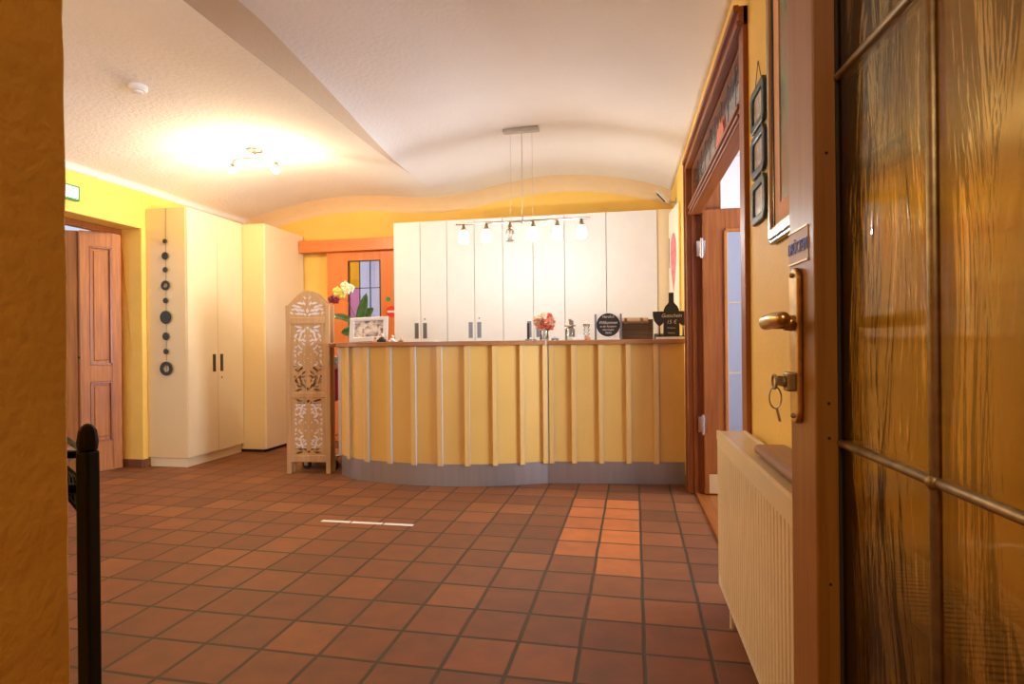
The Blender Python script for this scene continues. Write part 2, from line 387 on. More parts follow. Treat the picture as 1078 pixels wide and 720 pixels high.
# ------------------------------------------------------------------ room shell
XL, XR, YB = -4.33, .50, 6.25
DO0, DO1, DOH = 2.55, 4.42, 2.36        # right opening
fl = MB().box(-5.0, .52, .10, 6.4, -.08, 0).build('floor', 'floor', bevel=0); struct(fl)
hf = MB().box(-1.6, 1.4, -2.6, .10, -.08, -.001).build('floor', 'floor'); struct(hf)
af = MB().box(.52, 3.7, 1.2, 6.3, -.08, -.012).build('floor', wood('pale_parquet', (.45, .28, .14), (.34, .2, .1), axis='y')); struct(af)

def zc(x, y):
    pts = [(-4.5, 2.54), (-4.33, 2.575), (-4.1, 2.62), (-3.75, 2.70), (-3.4, 2.765), (-3.0, 2.79), (-2.7, 2.78), (-2.3, 2.73), (-1.93, 2.665)]
    k = min(1, max(0, (5.4-y)/1.6))            # crisp step near, soft at the back
    q = [(-1.93, 2.665), (-1.82, 2.70+.085*k), (-1.6, 2.755+.045*k), (-1.27, 2.82), (-.95, 2.855), (-.67, 2.868), (-.4, 2.86), (-.14, 2.83), (.1, 2.785), (.35, 2.715), (.5, 2.65), (.6, 2.60)]
    P = pts if x <= -1.93 else q
    for (a, za), (b, zb) in zip(P, P[1:]):
        if x <= b+1e-9 or (a, za) == P[-2]:
            t = (x-a)/(b-a); return za+(zb-za)*t
def ceil_z(x, y):
    # box smoothing except at the crease
    w = .10; s = 0; n = 5
    if abs(x+1.93) < 1e-6: z = zc(x, y)
    else:
        for i in range(n):
            xx = x+(i-2)*w/2
            if x < -1.93: xx = min(xx, -1.93)
            elif x < -1.82: xx = x
            else: xx = max(xx, -1.82)
            s += zc(xx, y)
        z = s/n
    kk = min(1, max(0, (y-4.7)/1.1))
    if kk > 0 and -2.9 < x < -.9:
        zs = sum(zc(x+(i-4)*.10, y) for i in range(9))/9; zs2 = zs
        e_ = min(1, (x+2.9)/.4, (-.9-x)/.4); z = z+(zs2-z)*kk*e_
    d = x-XL; r = .05
    if d < r: z -= r-math.sqrt(max(0, r*r-(r-d)**2))
    z += .006*math.sin(x*3.1+y*1.7)*math.sin(y*2.3-x)
    return z
xs = sorted(set([round(-4.33+.1*i, 3) for i in range(49)]+[-4.32, -4.31, -4.295, -4.28, -1.93, -1.82, -1.875, .5]))
xs = [x for x in xs if x <= .5 and not (-1.93 < x < -1.875) and not (-1.875 < x < -1.82)]
ys = [.05+.15*i for i in range(41)]+[6.10, 6.13, 6.16, 6.19, 6.215, 6.235, 6.245, 6.25]
ys = sorted(set(round(y, 4) for y in ys if y <= 6.25))
def cv_(x, y):
    z = ceil_z(x, y)
    if -1.93 < x < -1.81:                      # band along the groin, shade put into its colour, narrows towards the back
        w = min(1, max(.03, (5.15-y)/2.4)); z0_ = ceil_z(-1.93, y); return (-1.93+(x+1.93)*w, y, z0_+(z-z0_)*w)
    return (x, y, z)
mb = MB(); vs = [cv_(x, y) for y in ys for x in xs]; nx = len(xs); IA, IB = xs.index(-1.93), xs.index(-1.82)
mb.add(vs, [(j*nx+i, (j+1)*nx+i, (j+1)*nx+i+1, j*nx+i+1) for j in range(len(ys)-1) for i in range(nx-1)])
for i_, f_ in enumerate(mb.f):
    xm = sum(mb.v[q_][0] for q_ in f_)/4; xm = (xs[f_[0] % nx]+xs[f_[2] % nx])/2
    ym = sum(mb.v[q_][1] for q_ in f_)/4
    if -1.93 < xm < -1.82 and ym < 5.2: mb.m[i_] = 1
ce = mb.build('ceiling', ['ceiling', 'shade_band'], smooth=True); struct(ce)
sd = ce.modifiers.new('thick', 'SOLIDIFY'); sd.thickness = .1; sd.offset = 1 if True else -1
ce.data.polygons.foreach_set('use_smooth', [True]*len(ce.data.polygons))
# keep the crease crisp
import bmesh as _bm
b_ = _bm.new(); b_.from_mesh(ce.data)
for e in b_.edges:
    if all(v.index % nx == IA for v in e.verts) or (all(v.index % nx == IB for v in e.verts) and e.verts[0].co.y < 5.2): e.smooth = False
if sum(f.normal.z for f in b_.faces) > 0: _bm.ops.reverse_faces(b_, faces=b_.faces)
b_.to_mesh(ce.data); b_.free(); sd.offset = -1

# cove following the vaults along the back wall, its warm shade put into the colour
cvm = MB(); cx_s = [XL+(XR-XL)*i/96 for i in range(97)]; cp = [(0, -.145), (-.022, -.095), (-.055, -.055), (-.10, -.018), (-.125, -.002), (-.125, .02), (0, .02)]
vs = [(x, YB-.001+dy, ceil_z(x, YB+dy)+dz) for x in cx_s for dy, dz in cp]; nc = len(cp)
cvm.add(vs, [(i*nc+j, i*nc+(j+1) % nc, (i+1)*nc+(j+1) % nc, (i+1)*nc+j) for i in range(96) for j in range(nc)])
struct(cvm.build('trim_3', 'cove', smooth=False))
# walls
wb = MB()
BX = sorted(set(xs+[-4.33, .5]))
poly = [(XL-.3, 0), (XR+.2, 0), (XR+.2, 2.55)]+[(x, ceil_z(x, YB)+.02) for x in reversed(BX)]+[(XL-.3, 2.4)]
# back wall has the sliding-door opening behind the leaf: X -3.20..-2.37
def wall_strip(mb_, x0, x1, z0f, z1f, y0, y1, n=30):
    xx = [x0+(x1-x0)*i/n for i in range(n+1)]
    vs = []
    for x in xx:
        for y in (y0, y1):
            vs += [(x, y, z0f(x)), (x, y, z1f(x))]
    fs = []
    for i in range(n):
        a = i*4; b = a+4
        fs += [(a, b, b+1, a+1), (a+2, a+3, b+3, b+2), (a+1, b+1, b+3, a+3), (a, a+2, b+2, b)]
    fs += [(0, 1, 3, 2), (n*4, n*4+2, n*4+3, n*4+1)]
    mb_.add(vs, fs)
top = lambda x: ceil_z(min(max(x, XL), XR), YB)+.03
wall_strip(wb, XL-.3, -3.15, lambda x: 0, top, YB, YB+.15)
wall_strip(wb, -3.15, -2.40, lambda x: 2.08, top, YB, YB+.15)
wall_strip(wb, -2.40, XR+.2, lambda x: 0, top, YB, YB+.15)
struct(wb.build('wall_back', 'yellow'))
wl = MB()
wl.box(-4.62, XL, .10, 3.30, 0, 2.75).box(-4.62, XL, 4.63, YB, 0, 2.75).box(-4.62, XL, 3.30, 4.63, 2.19, 2.75)
struct(wl.build('wall_left', 'yellow', bevel=.006))
wr = MB()
wr.box(XR, XR+.18, -.10, DO0, 0, 2.9).box(XR, XR+.18, DO1, YB, 0, 2.9).box(XR, XR+.18, DO0, DO1, DOH+.02, 2.9)
struct(wr.build('wall_right', 'yellow'))
# front wall (thick, left of the doorway) with an irregular plaster corner
wf = MB(); n = 60
random.seed(3)
for i in range(n):
    z0, z1 = 2.75*i/n, 2.75*(i+1)/n
hz = [2.75*i/n for i in range(n+1)]
jit = [(-.600+random.uniform(-.0008, .0008), .547+random.uniform(-.001, .001)) for _ in hz]
vs = []
for z, (jx, jy) in zip(hz, jit):
    vs += [(-1.4, .10, z), (-.60, .10, z), (jx, .30, z), (jx, jy-.01, z), (jx-.010, jy, z), (-1.2, .547, z), (-1.4, .547, z)]
k = 7; fs = [tuple(range(k-1, -1, -1)), tuple(n*k+i for i in range(k))]
for i in range(n):
    for q in range(k): fs.append((i*k+q, i*k+(q+1) % k, (i+1)*k+(q+1) % k, (i+1)*k+q))
wf.add(vs, fs)
struct(wf.build('wall_front', 'yellow_rough'))
struct(MB().box(-4.62, -3.6, .10, .547, 0, 2.75).box(-3.6, -1.4, .10, .547, 0, .9).box(-3.6, -1.4, .10, .547, 2.3, 2.75).build('wall_front', 'yellow'))
struct(MB().box(-3.6, -3.54, .28, .34, .9, 2.3).box(-1.46, -1.4, .28, .34, .9, 2.3).box(-2.53, -2.47, .28, .34, .9, 2.3).box(-3.6, -1.4, .28, .34, .9, .96).box(-3.6, -1.4, .28, .34, 2.24, 2.3).build('added_window', 'white', bevel=.005))  # unseen window, added so cool light fills the room evenly
struct(MB().box(.37, XR, -.10, .10, 0, 2.75).box(-.60, .37, -.10, .10, 2.12, 2.75).build('wall_front', 'yellow_rough'))
# corridor behind the camera
struct(MB().box(-1.75, -1.6, -2.6, .10, 0, 2.6).box(1.4, 1.55, -2.6, .10, 0, 2.6).box(-1.75, 1.55, -2.75, -2.6, 0, 2.6).box(.5, 1.4, -.1, .1, 0, 2.6).build('wall_corridor', 'yellow_rough'))
struct(MB().box(-1.75, 1.55, -2.75, .10, 2.6, 2.7).build('ceiling', 'ceiling'))
# next room on the right
struct(MB().box(.68, 3.8, 6.15, 6.3, 0, 3.0).box(.68, 3.8, 1.05, 1.2, 0, 3.0).box(3.65, 3.8, 1.2, 2.0, 0, 3.0).box(3.65, 3.8, 4.6, 6.15, 0, 3.0).box(3.65, 3.8, 2.0, 4.6, 0, .85).box(3.65, 3.8, 2.0, 4.6, 2.4, 3.0).build('wall_side_room', 'lavender'))
struct(MB().box(.68, 3.8, 1.05, 6.3, 2.95, 3.05).build('ceiling', 'lavender'))
w1 = struct(MB().box(3.66, 3.74, 2.0, 2.06, .85, 2.4).box(3.66, 3.74, 4.54, 4.6, .85, 2.4).box(3.66, 3.74, 3.27, 3.33, .85, 2.4).box(3.66, 3.74, 2.0, 4.6, .85, .91).box(3.66, 3.74, 2.0, 4.6, 2.34, 2.4).build('window_1', 'white', bevel=.005))
# outdoors beyond the left door
struct(MB().box(-9, -4.62, .5, 7, -.12, -.02).build('ground_outside', 'asphalt'))
# skirting tiles on the left wall
struct(MB().box(XL, XL+.012, 4.60, 4.68, 0, .075).box(-4.60, XL+.012, 4.618, 4.63, 0, .075).build('baseboard_left', 'skirt_tile', bevel=.003))

# ------------------------------------------------------------------ right passage door: casing, transom, leaves
tr = thing('trim_1', kind='structure', loc=(XR, (DO0+DO1)/2, 0))
def casing(y0, y1):
    m = MB().box(.455, .50, y0, y1, 0, DOH+.085)
    return m
cw = .10; CN = .09
jm = MB()
for (a, b, s) in ((DO1, DO1+cw, 1), (DO0-CN, DO0, -1)):
    fx_ = .465 if s > 0 else .480
    jm.box(fx_, .50, a, b, 0, DOH+.08)
    if s < 0: continue
    o_ = (b-.022, b) if s > 0 else (a, a+.022)
    jm.box(.450, .465, o_[0], o_[1], 0, DOH+.08)
    i_ = (a, a+.03) if s > 0 else (b-.03, b)
    jm.box(.457, .465, i_[0], i_[1], 0, DOH)
jm.build('casing', 'red_wood', tr, bevel=.004)
hd = MB().box(.465, .50, DO0-CN, DO1+cw, DOH, DOH+.08).box(.445, .467, DO0-CN, DO1+cw, DOH+.058, DOH+.085).box(.457, .467, DO0-CN, DO1+cw, DOH, DOH+.022)
hd.build('head_casing', 'red_wood_y', tr, bevel=.004)
jl = MB().box(.50, .70, DO1-.0, DO1+.03, 0, DOH).box(.50, .70, DO0-.03, DO0, 0, DOH).box(.50, .70, DO0, DO1, DOH, DOH+.03)
jl.box(.50, .525, DO1-.02, DO1, 0, 2.05).box(.50, .525, DO0, DO0+.02, 0, 2.05)
jl.build('jamb', 'red_wood', tr, bevel=.003)
tb = MB().box(.484, .56, DO0, DO1, 2.02, 2.085).box(.472, .486, DO0, DO1, 2.030, 2.043).box(.472, .486, DO0, DO1, 2.068, 2.085)
tb.build('transom_bar', 'red_wood_y', tr, bevel=.004)
tg = MB().box(.500, .56, DO0, DO0+.03, 2.085, DOH).box(.500, .56, DO1-.04, DO1, 2.085, DOH).box(.500, .56, DO0, DO1, 2.085, 2.095).box(.500, .56, DO0, DO1, DOH-.015, DOH)
tg.build('transom_frame', 'red_wood_y', tr, bevel=.004)
pane = MB().box(.512, .516, DO0+.02, DO1-.03, 2.09, DOH-.01).build('transom_glass', 'lead_glass', tr)
cm = MB()
for i in range(1, 9):
    y = DO0+.045+(DO1-DO0-.09)*i/9; cm.box(.511, .517, y-.004, y+.004, 2.095, DOH-.015)
for z in (2.16, 2.25): cm.box(.511, .517, DO0+.03, DO1-.04, z-.003, z+.003)
cm.build('lead_grid', 'lead', pane)
mo = MB(); P = [(0, 0), (.05, .02), (.09, -.01), (.16, .02), (.20, .01), (.235, .05), (.20, .09), (.20, .13), (.15, .10), (.12, .14), (.08, .10), (.04, .12), (.03, .07), (-.02, .05)]
mo.prism([(a, b) for a, b in P], 0, .004, frame_mx((.507, 3.30, 2.115), (0, -1, 0), (0, 0, 1), (-1, 0, 0)))
mo.build('glass_emblem', 'orange_pane', pane)
ths = MB().box(.505, .70, DO0, DO1, -.012, .006).box(.505, .53, DO0, DO1, 0, .012); ths.build('threshold', 'red_wood_y', tr, bevel=.003)

def door_leaf(name, hx, hy, W_, H_):
    t = thing(name, kind='structure', loc=(hx, hy, 0))
    T = .04; st = .155
    f = MB()
    f.box(hx, hx+st, hy-T, hy, .012, H_).box(hx+W_-st, hx+W_, hy-T, hy, .012, H_).box(hx+st, hx+W_-st, hy-T, hy, H_-.155, H_).box(hx+st, hx+W_-st, hy-T, hy, .012, .35)
    f.build('leaf_frame', 'red_wood', t, bevel=.004)
    b2 = MB(); x0, x1, z0, z1 = hx+st, hx+W_-st, .35, H_-.155
    for (a, b, c, d) in ((x0-.012, x0+.012, z0, z1), (x1-.012, x1+.012, z0, z1), (x0, x1, z0-.012, z0+.012), (x0, x1, z1-.012, z1+.012)): b2.box(a, b, hy-T-.01, hy-T+.01, c, d)
    b2.build('glass_bead', 'oak_door', t, bevel=.004)
    g = MB().box(x0, x1, hy-.024, hy-.018, z0, z1).build('glass_pane', 'frosted', t)
    c = MB()
    for z in (.88, 1.378): c.box(x0, x1, hy-.030, hy-.012, z-.005, z+.005)
    c.build('glazing_bar', 'brassplate', g)
    MB().box(hx+.03, hx+W_-.03, hy-T-.003, hy-T, .02, .155).build('kick_plate', 'brassplate', t)
    for z in (.51, 1.77):
        hg = MB().tube([(hx-.008, hy-T-.004, z-.07), (hx-.008, hy-T-.004, z+.07)], .011, 12).box(hx-.04, hx-.008, hy-T+.006, hy-T+.010, z-.055, z+.055).box(hx, hx+.02, hy-T-.002, hy-T, z-.055, z+.055)
        hg.build('hinge', 'chrome', t)
    return t
door_leaf('door_2', .565, 4.40, .92, 2.045)
d3 = door_leaf('door_3', .565, 2.62, .92, 2.045)

# ------------------------------------------------------------------ foreground glazed door
fx = Vector((-math.sin(math.atan(117/615)), math.cos(math.atan(117/615)), 0)); rx = Vector((fx.y, -fx.x, 0))
E_ = (fx+rx*.148).normalized(); D = -E_; NR = Vector((E_.y, -E_.x, 0))   # NR points to the right wall
P0 = fx*.95+rx*.4526
DM = frame_mx(P0, D, NR, Vector((0, 0, 1)))      # local: x along door to hinge, y thickness, z up
ang = math.atan2(D.y, D.x)
d1 = thing('door_1', kind='structure', loc=P0, rz=0)
DW = .93
m = MB().box(0, .109, 0, .048, .008, 2.06, mx=DM).box(DW-.1, DW, 0, .048, .008, 2.06, mx=DM); m.build('stile', 'door_wood', d1, bevel=.0025)
m = MB().box(.109, DW-.1, 0, .048, .008, .30, mx=DM).box(.109, DW-.1, 0, .048, 1.995, 2.06, mx=DM); m.build('rail', 'door_wood', d1, bevel=.002)
m = MB().box(.109, .112, .030, .040, .30, 1.995, mx=DM).box(.109, DW-.1, .030, .040, .297, .303, mx=DM); m.build('putty_line', 'dark', d1)
gp = MB().box(.109, DW-.1, .034, .038, .30, 1.995, mx=DM).build('glass_pane', 'antique', d1)
m = MB()
def bar(x0, z0, x1, z1, w=.0062):
    a, b = DM @ Vector((x0, .034, z0)), DM @ Vector((x1, .034, z1)); return a, b
for x in (.347, .585):
    a, b = bar(x, .30, x, 1.995); m.tube([a, b], .0062, 12)
for z in (.953, 1.477): 
    a, b = bar(.109, z, DW-.1, z); m.tube([a, b], .0058, 12)
for x in (.347, .585):
    for z in (.953, 1.477): m.ball(DM @ Vector((x, .032, z)), .0085, 10)
m.build('lead_came', 'brass_dull', gp, smooth=True)
# nail heads on the rebate
m = MB()
for z in (1.37, 1.01, .96, .75): m.ball(DM @ Vector((.1095, .018, z)), .0022, 8)
m.build('nail', 'dark', d1)
# push sign
sg = MB().box(.003, .088, -.0012, 0, 1.222, 1.272, mx=DM).build('push_sticker', 'sticker', d1)
gd = MB().box(.003, .088, -.0025, -.001, 1.2205, 1.223, mx=DM).box(.003, .088, -.0025, -.001, 1.271, 1.2735, mx=DM).build('sticker_edge', 'brassplate', sg)
text_mesh('lettering', 'DRÜCKEN', 'blue_text', .026, frame_mx(DM @ Vector((.044, -.0018, 1.245)), D, Vector((0, 0, 1)), -NR), sg, sx=.72)
# long-plate lock with lever and key
pl = MB(); 
pp = []
zs0, zs1, w2 = .972, 1.214, .019; cx_ = .042
for i in range(13):
    a = PI*i/12; pp.append((cx_+w2*math.cos(a), zs1-w2+w2*math.sin(a)))
for i in range(13):
    a = PI+PI*i/12; pp.append((cx_+w2*math.cos(a), zs0+w2+w2*math.sin(a)))
PMX = DM @ frame_mx((0, 0, 0), (1, 0, 0), (0, 0, 1), (0, -1, 0))
pl.prism(pp, 0, .009, PMX)
lp = pl.build('lock_plate', 'brass', d1, bevel=.003)
m = MB()
for z in (zs0+.012, zs1-.012): m.ball(DM @ Vector((cx_, -.010, z)), .004, 10, sc=(1, 1, 1))
m.build('screw', 'brass_dull', lp, smooth=True)
m = MB()
q = lambda x, y, z: DM @ Vector((x, -y, z))
m.tube([q(cx_, .006, 1.128), q(cx_, .022, 1.128)], [.013, .0115], 16)
m.tube([q(cx_, .02, 1.128), q(cx_, .040, 1.128), q(cx_+.006, .050, 1.128), q(cx_+.022, .054, 1.129), q(cx_+.06, .054, 1.131), q(cx_+.100, .053, 1.131), q(cx_+.108, .052, 1.131)], [.009, .009, .0105, .011, .0115, .0105, .007], 16)
m.build('door_handle', 'brass', d1, smooth=True)
m = MB().box(cx_-.013, cx_+.013, -.021, -.008, 1.022, 1.052, mx=DM)
m.tube([q(cx_, .02, 1.037), q(cx_, .026, 1.037)], .009, 14)
m.build('lock_cylinder', 'brass_dull', d1, bevel=.003)
m = MB().box(cx_-.0012, cx_+.0012, -.032, -.024, 1.030, 1.046, mx=DM)
m.tube([q(cx_+.011*math.cos(a), .037, 1.037+.011*math.sin(a)) for a in [2*PI*i/14 for i in range(14)]], .002, 6, closed=True)
m.tube([q(cx_, .036+.009*math.sin(a), 1.012+.017*math.cos(a)) for a in [2*PI*i/14 for i in range(14)]], .0012, 6, closed=True)
m.tube([q(cx_, .034, .996), q(cx_+.002, .030, .975)], .002, 6)
m.build('key', 'satin', d1)

# ------------------------------------------------------------------ left doorway: frame and two panelled leaves
t = thing('trim_2', kind='structure', loc=(-4.6, 3.96, 0))
MB().box(-4.60, -4.54, 3.30, 4.63, 2.135, 2.19).box(-4.60, -4.54, 4.585, 4.63, 0, 2.135).box(-4.60, -4.54, 3.30, 3.35, 0, 2.135).build('door_frame', 'red_wood', t, bevel=.004)
def panel_leaf(name, hinge, direction, W_, flip=1):
    d = Vector((direction[0], direction[1], 0)).normalized(); nn = Vector((-d.y, d.x, 0))*flip
    t = thing(name, kind='structure', loc=(hinge[0], hinge[1], 0))
    mx = frame_mx((hinge[0], hinge[1], 0), d, nn, (0, 0, 1))
    f = MB(); st = .10 if W_ > .4 else .072; H = 2.13
    f.box(0, st, 0, .042, .01, H, mx=mx).box(W_-st, W_, 0, .042, .01, H, mx=mx)
    rails = [(.01, .27), (.80, .95), (H-.13, H)]
    for a, b in rails: f.box(st, W_-st, 0, .042, a, b, mx=mx)
    f.build('leaf_frame', 'oak_door', t, bevel=.004)
    for a, b in ((.27, .80), (.95, H-.13)):
        p = MB().box(st, W_-st, .016, .028, a, b, mx=mx)
        x0, x1, y = st, W_-st, 0
        for s_, yy in ((1, .0), (-1, .042)):
            pass
        p.box(st+.03, W_-st-.03, .006, .036, a+.04, b-.04, mx=mx)
        pn = p.build('panel', 'oak_door', t, bevel=.006)
        mm = MB()
        for (q0, q1, r0_, r1_) in ((st, st+.014, a, b), (W_-st-.014, W_-st, a, b), (st, W_-st, b-.014, b), (st, W_-st, a, a+.014)): mm.box(q0, q1, -.006, .048, r0_, r1_, mx=mx)
        mm.build('moulding', 'red_wood', pn, bevel=.004)
    return t
dl = panel_leaf('door_5', (-4.525, 4.585), (-.5, -.866), .31)
MB().tube([(-4.705, 4.33, 1.02), (-4.66, 4.30, 1.02)], .008, 8).tube([(-4.66, 4.30, 1.02), (-4.61, 4.40, 1.02)], .008, 8).build('door_handle', 'black', dl)
panel_leaf('door_6', (-4.70, 4.35), (-.9, -.3), .5)

# ------------------------------------------------------------------ back sliding door with rail
YD = 6.20
t = thing('sliding_door_rail', 'long orange wooden pelmet covering the sliding door track, high on the back wall', 'rail', (-3.0, YD, 2.17))
MB().box(-3.635, -2.347, 6.11, YB, 2.165, 2.30).build('pelmet', 'orange_wood_x', t, bevel=.004)
t = thing('door_4', kind='structure', loc=(-2.85, YD, 0))
x0, x1, z0, z1 = -3.32, -2.36, .01, 2.165
gx0, gx1, gz0, gz1 = -3.055, -2.675, .55, 2.055
m = MB().box(x0, gx0, 6.17, 6.21, z0, z1).box(gx1, x1, 6.17, 6.21, z0, z1).box(gx0, gx1, 6.17, 6.21, z0, gz0).box(gx0, gx1, 6.17, 6.21, gz1, z1)
m.build('leaf', 'orange_wood', t, bevel=.003)
c1, c2 = gx0+.127, gx0+.254
zz = [gz0, 1.02, 1.39, 1.75, gz1]
# panes
for (a, b, c, d, mt) in ((gx0, c1, 1.75, gz1, 'amber_pane'), (c1, gx1, 1.75, gz1, 'lead_glass'), (gx0, c1, 1.39, 1.75, 'pink_pane'), (c1, gx1, 1.39, 1.75, 'lead_glass'), (gx0, gx1, gz0, 1.39, 'lead_glass')):
    MB().box(a, b, 6.188, 6.192, c, d).build('glass_pane', mt, t)
m = MB()
for x in (c1, c2): m.box(x-.004, x+.004, 6.183, 6.197, gz0, gz1)
for z in zz[1:-1]: m.box(gx0, gx1, 6.183, 6.197, z-.004, z+.004)
for (a, b, c, d) in ((gx0-.006, gx0+.006, gz0, gz1), (gx1-.006, gx1+.006, gz0, gz1), (gx0, gx1, gz0-.006, gz0+.006), (gx0, gx1, gz1-.006, gz1+.006)): m.box(a, b, 6.165, 6.172, c, d)
m.build('lead_grid', 'lead', t)
ns = MB().lathe([(0, 0), (.062, 0), (.062, .003), (0, .003)], n=32, mx=frame_mx((-2.545, 6.17, 1.475), (1, 0, 0), (0, 0, 1), (0, -1, 0))).build('no_entry_sign', 'red_sign', t)
MB().box(-2.592, -2.498, 6.1655, 6.1672, 1.463, 1.487).build('white_bar', 'white_sign', ns)
MB().lathe([(0, 0), (.026, 0), (.026, .003), (0, .003)], n=20, mx=frame_mx((-2.58, 6.17, 1.615), (1, 0, 0), (0, 0, 1), (0, -1, 0))).build('green_sticker', 'green_sign', t)
# bright room beyond the sliding door
struct(MB().box(-3.6, -1.9, 8.0, 8.1, 0, 2.6).box(-3.7, -3.6, YB+.15, 8.1, 0, 2.6).box(-1.9, -1.8, YB+.15, 8.1, 0, 2.6).box(-3.7, -1.8, YB+.15, 8.1, 2.6, 2.7).build('wall_far_room', 'lavender'))
struct(MB().box(-3.7, -1.8, YB+.1, 8.1, -.08, 0).build('floor', 'asphalt'))

# ------------------------------------------------------------------ wardrobes on the left
t = thing('tall_wardrobe', 'cream two-door wardrobe against the left wall with a chain of black discs on its side', 'wardrobe', (-4.11, 5.07, 0))
MB().box(XL+.004, -3.918, 4.68, 5.468, .085, 2.38).build('carcass', 'cream_gloss', t, bevel=.002)
MB().box(XL+.02, -3.925, 4.69, 5.462, 0, .085).build('plinth', 'cream', t, bevel=.002)
for i, (a, b) in enumerate(((4.684, 5.078), (5.084, 5.466))):
    d = MB().box(-3.918, -3.898, a, b, .09, 2.378).build('door', 'cream', t, bevel=.0015)
    hy_ = b-.05 if i == 0 else a+.05
    MB().box(-3.899, -3.896, hy_-.021, hy_+.021, .86, 1.03).build('handle', 'handle_dark', d, bevel=.001)
    if i == 1: MB().lathe([(0, 0), (.008, 0), (.008, .003), (0, .003)], n=12, mx=frame_mx((-3.898, a+.05, .80), (0, 1, 0), (0, 0, 1), (1, 0, 0))).build('keyhole', 'handle_dark', d)
t = thing('tall_wardrobe', 'cream tall wardrobe in the left corner, deeper than its neighbour, partly behind the carved screen', 'wardrobe', (-3.98, 5.8, 0))
MB().box(XL+.004, -3.66, 5.474, 6.22, .03, 2.375).build('carcass', 'cream_gloss', t, bevel=.002)
MB().box(XL+.02, -3.68, 5.49, 6.21, 0, .03).build('plinth', 'dark', t)
d = MB().box(-3.66, -3.64, 5.478, 6.218, .034, 2.372).build('door', 'cream', t, bevel=.0015)
MB().box(-3.641, -3.638, 6.05, 6.085, .86, 1.03).build('handle', 'handle_dark', d, bevel=.001)
# disc garland
t = thing('disc_garland', 'hanging chain of nine black wooden discs and rings on the side of the cream wardrobe', 'wall decoration', (-4.12, 4.68, 1.5))
MB().tube([(-4.115, 4.676, 2.378), (-4.12, 4.676, .86)], .0014, 6).build('string', 'cord', t)
for z, r, ring in ((2.074, .022, 0), (1.939, .035, 0), (1.812, .025, 0), (1.668, .044, 1), (1.529, .026, 0), (1.376, .060, 0), (1.202, .036, 0), (1.062, .026, 0), (.905, .064, 1)):
    mx = frame_mx((-4.118, 4.668, z), (1, 0, 0), (0, 0, 1), (0, -1, 0))
    if ring: MB().lathe([(r*.52, -.004), (r, -.004), (r, .004), (r*.52, .004), (r*.52, -.004)], n=32, mx=mx).build('ring', 'disc', t, bevel=.001)
    else: MB().lathe([(0, -.005), (r*.9, -.005), (r, -.001), (r, .001), (r*.9, .005), (0, .005)], n=28, mx=mx).build('disc', 'disc', t, smooth=False)

# ------------------------------------------------------------------ white back cabinets
CY = 5.76
edges = [-2.345, -2.054, -1.768, -1.477, -1.182, -.873, -.56, -.153, .332]
units = [(0, 1, 'white built-in cabinet nearest the orange sliding door, two doors'), (2, 3, 'white built-in cabinet, second from the orange sliding door, two doors with grey pulls'),
         (4, 5, 'white built-in cabinet behind the vase of carnations, two doors'), (6, 6, 'white built-in cabinet with one wide door behind the round chalkboard sign'), (7, 7, 'widest single-door white cabinet at the right end of the back row')]
for a, b, lab in units:
    x0, x1 = edges[a], edges[b+1]
    t = thing('tall_cabinet', lab, 'cabinet', ((x0+x1)/2, CY+.25, 0))
    MB().box(x0+.001, x1-.001, CY+.02, YB-.002, .08, 2.375).build('carcass', 'white_lam', t, bevel=.001)
    MB().box(x0+.001, x1-.001, CY+.06, YB-.01, 0, .08).build('plinth', 'cream', t)
    for i in range(a, b+1):
        d = MB().box(edges[i]+.003, edges[i+1]-.003, CY, CY+.019, .085, 2.372).build('door', 'white_lam', t, bevel=.0015)
        hx = edges[i+1]-.045 if (i % 2 == 0 and i < 6) else edges[i]+.045
        if i == 6: hx = edges[i]+.06
        if i == 7: hx = edges[i]+.06
        h = MB().box(hx-.021, hx+.021, CY-.002, CY+.004, 1.165, 1.325)
        for k in range(9): h.box(hx-.017, hx+.017, CY-.0045, CY-.001, 1.172+k*.017, 1.180+k*.017)
        h.build('handle', 'handle', d)
        if i in (1, 3): MB().lathe([(0, 0), (.008, 0), (.008, .003), (0, .003)], n=12, mx=frame_mx((hx, CY, 1.365), (1, 0, 0), (0, 0, 1), (0, -1, 0))).build('keyhole', 'handle', d)
t = MB().box(.333, .498, CY+.012, CY+.03, 0, 2.375).build('filler_panel', 'cream', loc=(.415, CY+.02, 0)); tag(t, 'narrow cream filler strip between the last white cabinet and the right wall', 'panel')

# ------------------------------------------------------------------ reception counter
from mathutils.geometry import interpolate_bezier
ctrl = [(-2.40, 4.70), (-2.34, 4.60), (-2.12, 4.455), (-1.76, 4.375), (-1.44, 4.355), (-1.138, 4.385), (-.858, 4.465), (-.594, 4.575)]
def catmull(P, n=14):
    out = []
    Q = [(2*P[0][0]-P[1][0], 2*P[0][1]-P[1][1])]+P+[(2*P[-1][0]-P[-2][0], 2*P[-1][1]-P[-2][1])]
    for i in range(1, len(Q)-2):
        for k in range(n):
            t_ = k/n; p0, p1, p2, p3 = Q[i-1:i+3]
            out.append(tuple(.5*((2*p1[j])+(-p0[j]+p2[j])*t_+(2*p0[j]-5*p1[j]+4*p2[j]-p3[j])*t_*t_+(-p0[j]+3*p1[j]-3*p2[j]+p3[j])*t_**3) for j in (0, 1)))
    out.append(P[-1]); return out
curve = catmull(ctrl)
path = curve+[(.462, 4.69)]
def offset(pts, d):      # d>0: toward the viewer side (front)
    out = []
    for i, p in enumerate(pts):
        a = Vector(pts[max(i-1, 0)]); b = Vector(pts[min(i+1, len(pts)-1)]); t_ = (b-a).normalized(); nrm = Vector((t_.y, -t_.x))
        out.append((p[0]+nrm.x*d, p[1]+nrm.y*d))
    return out
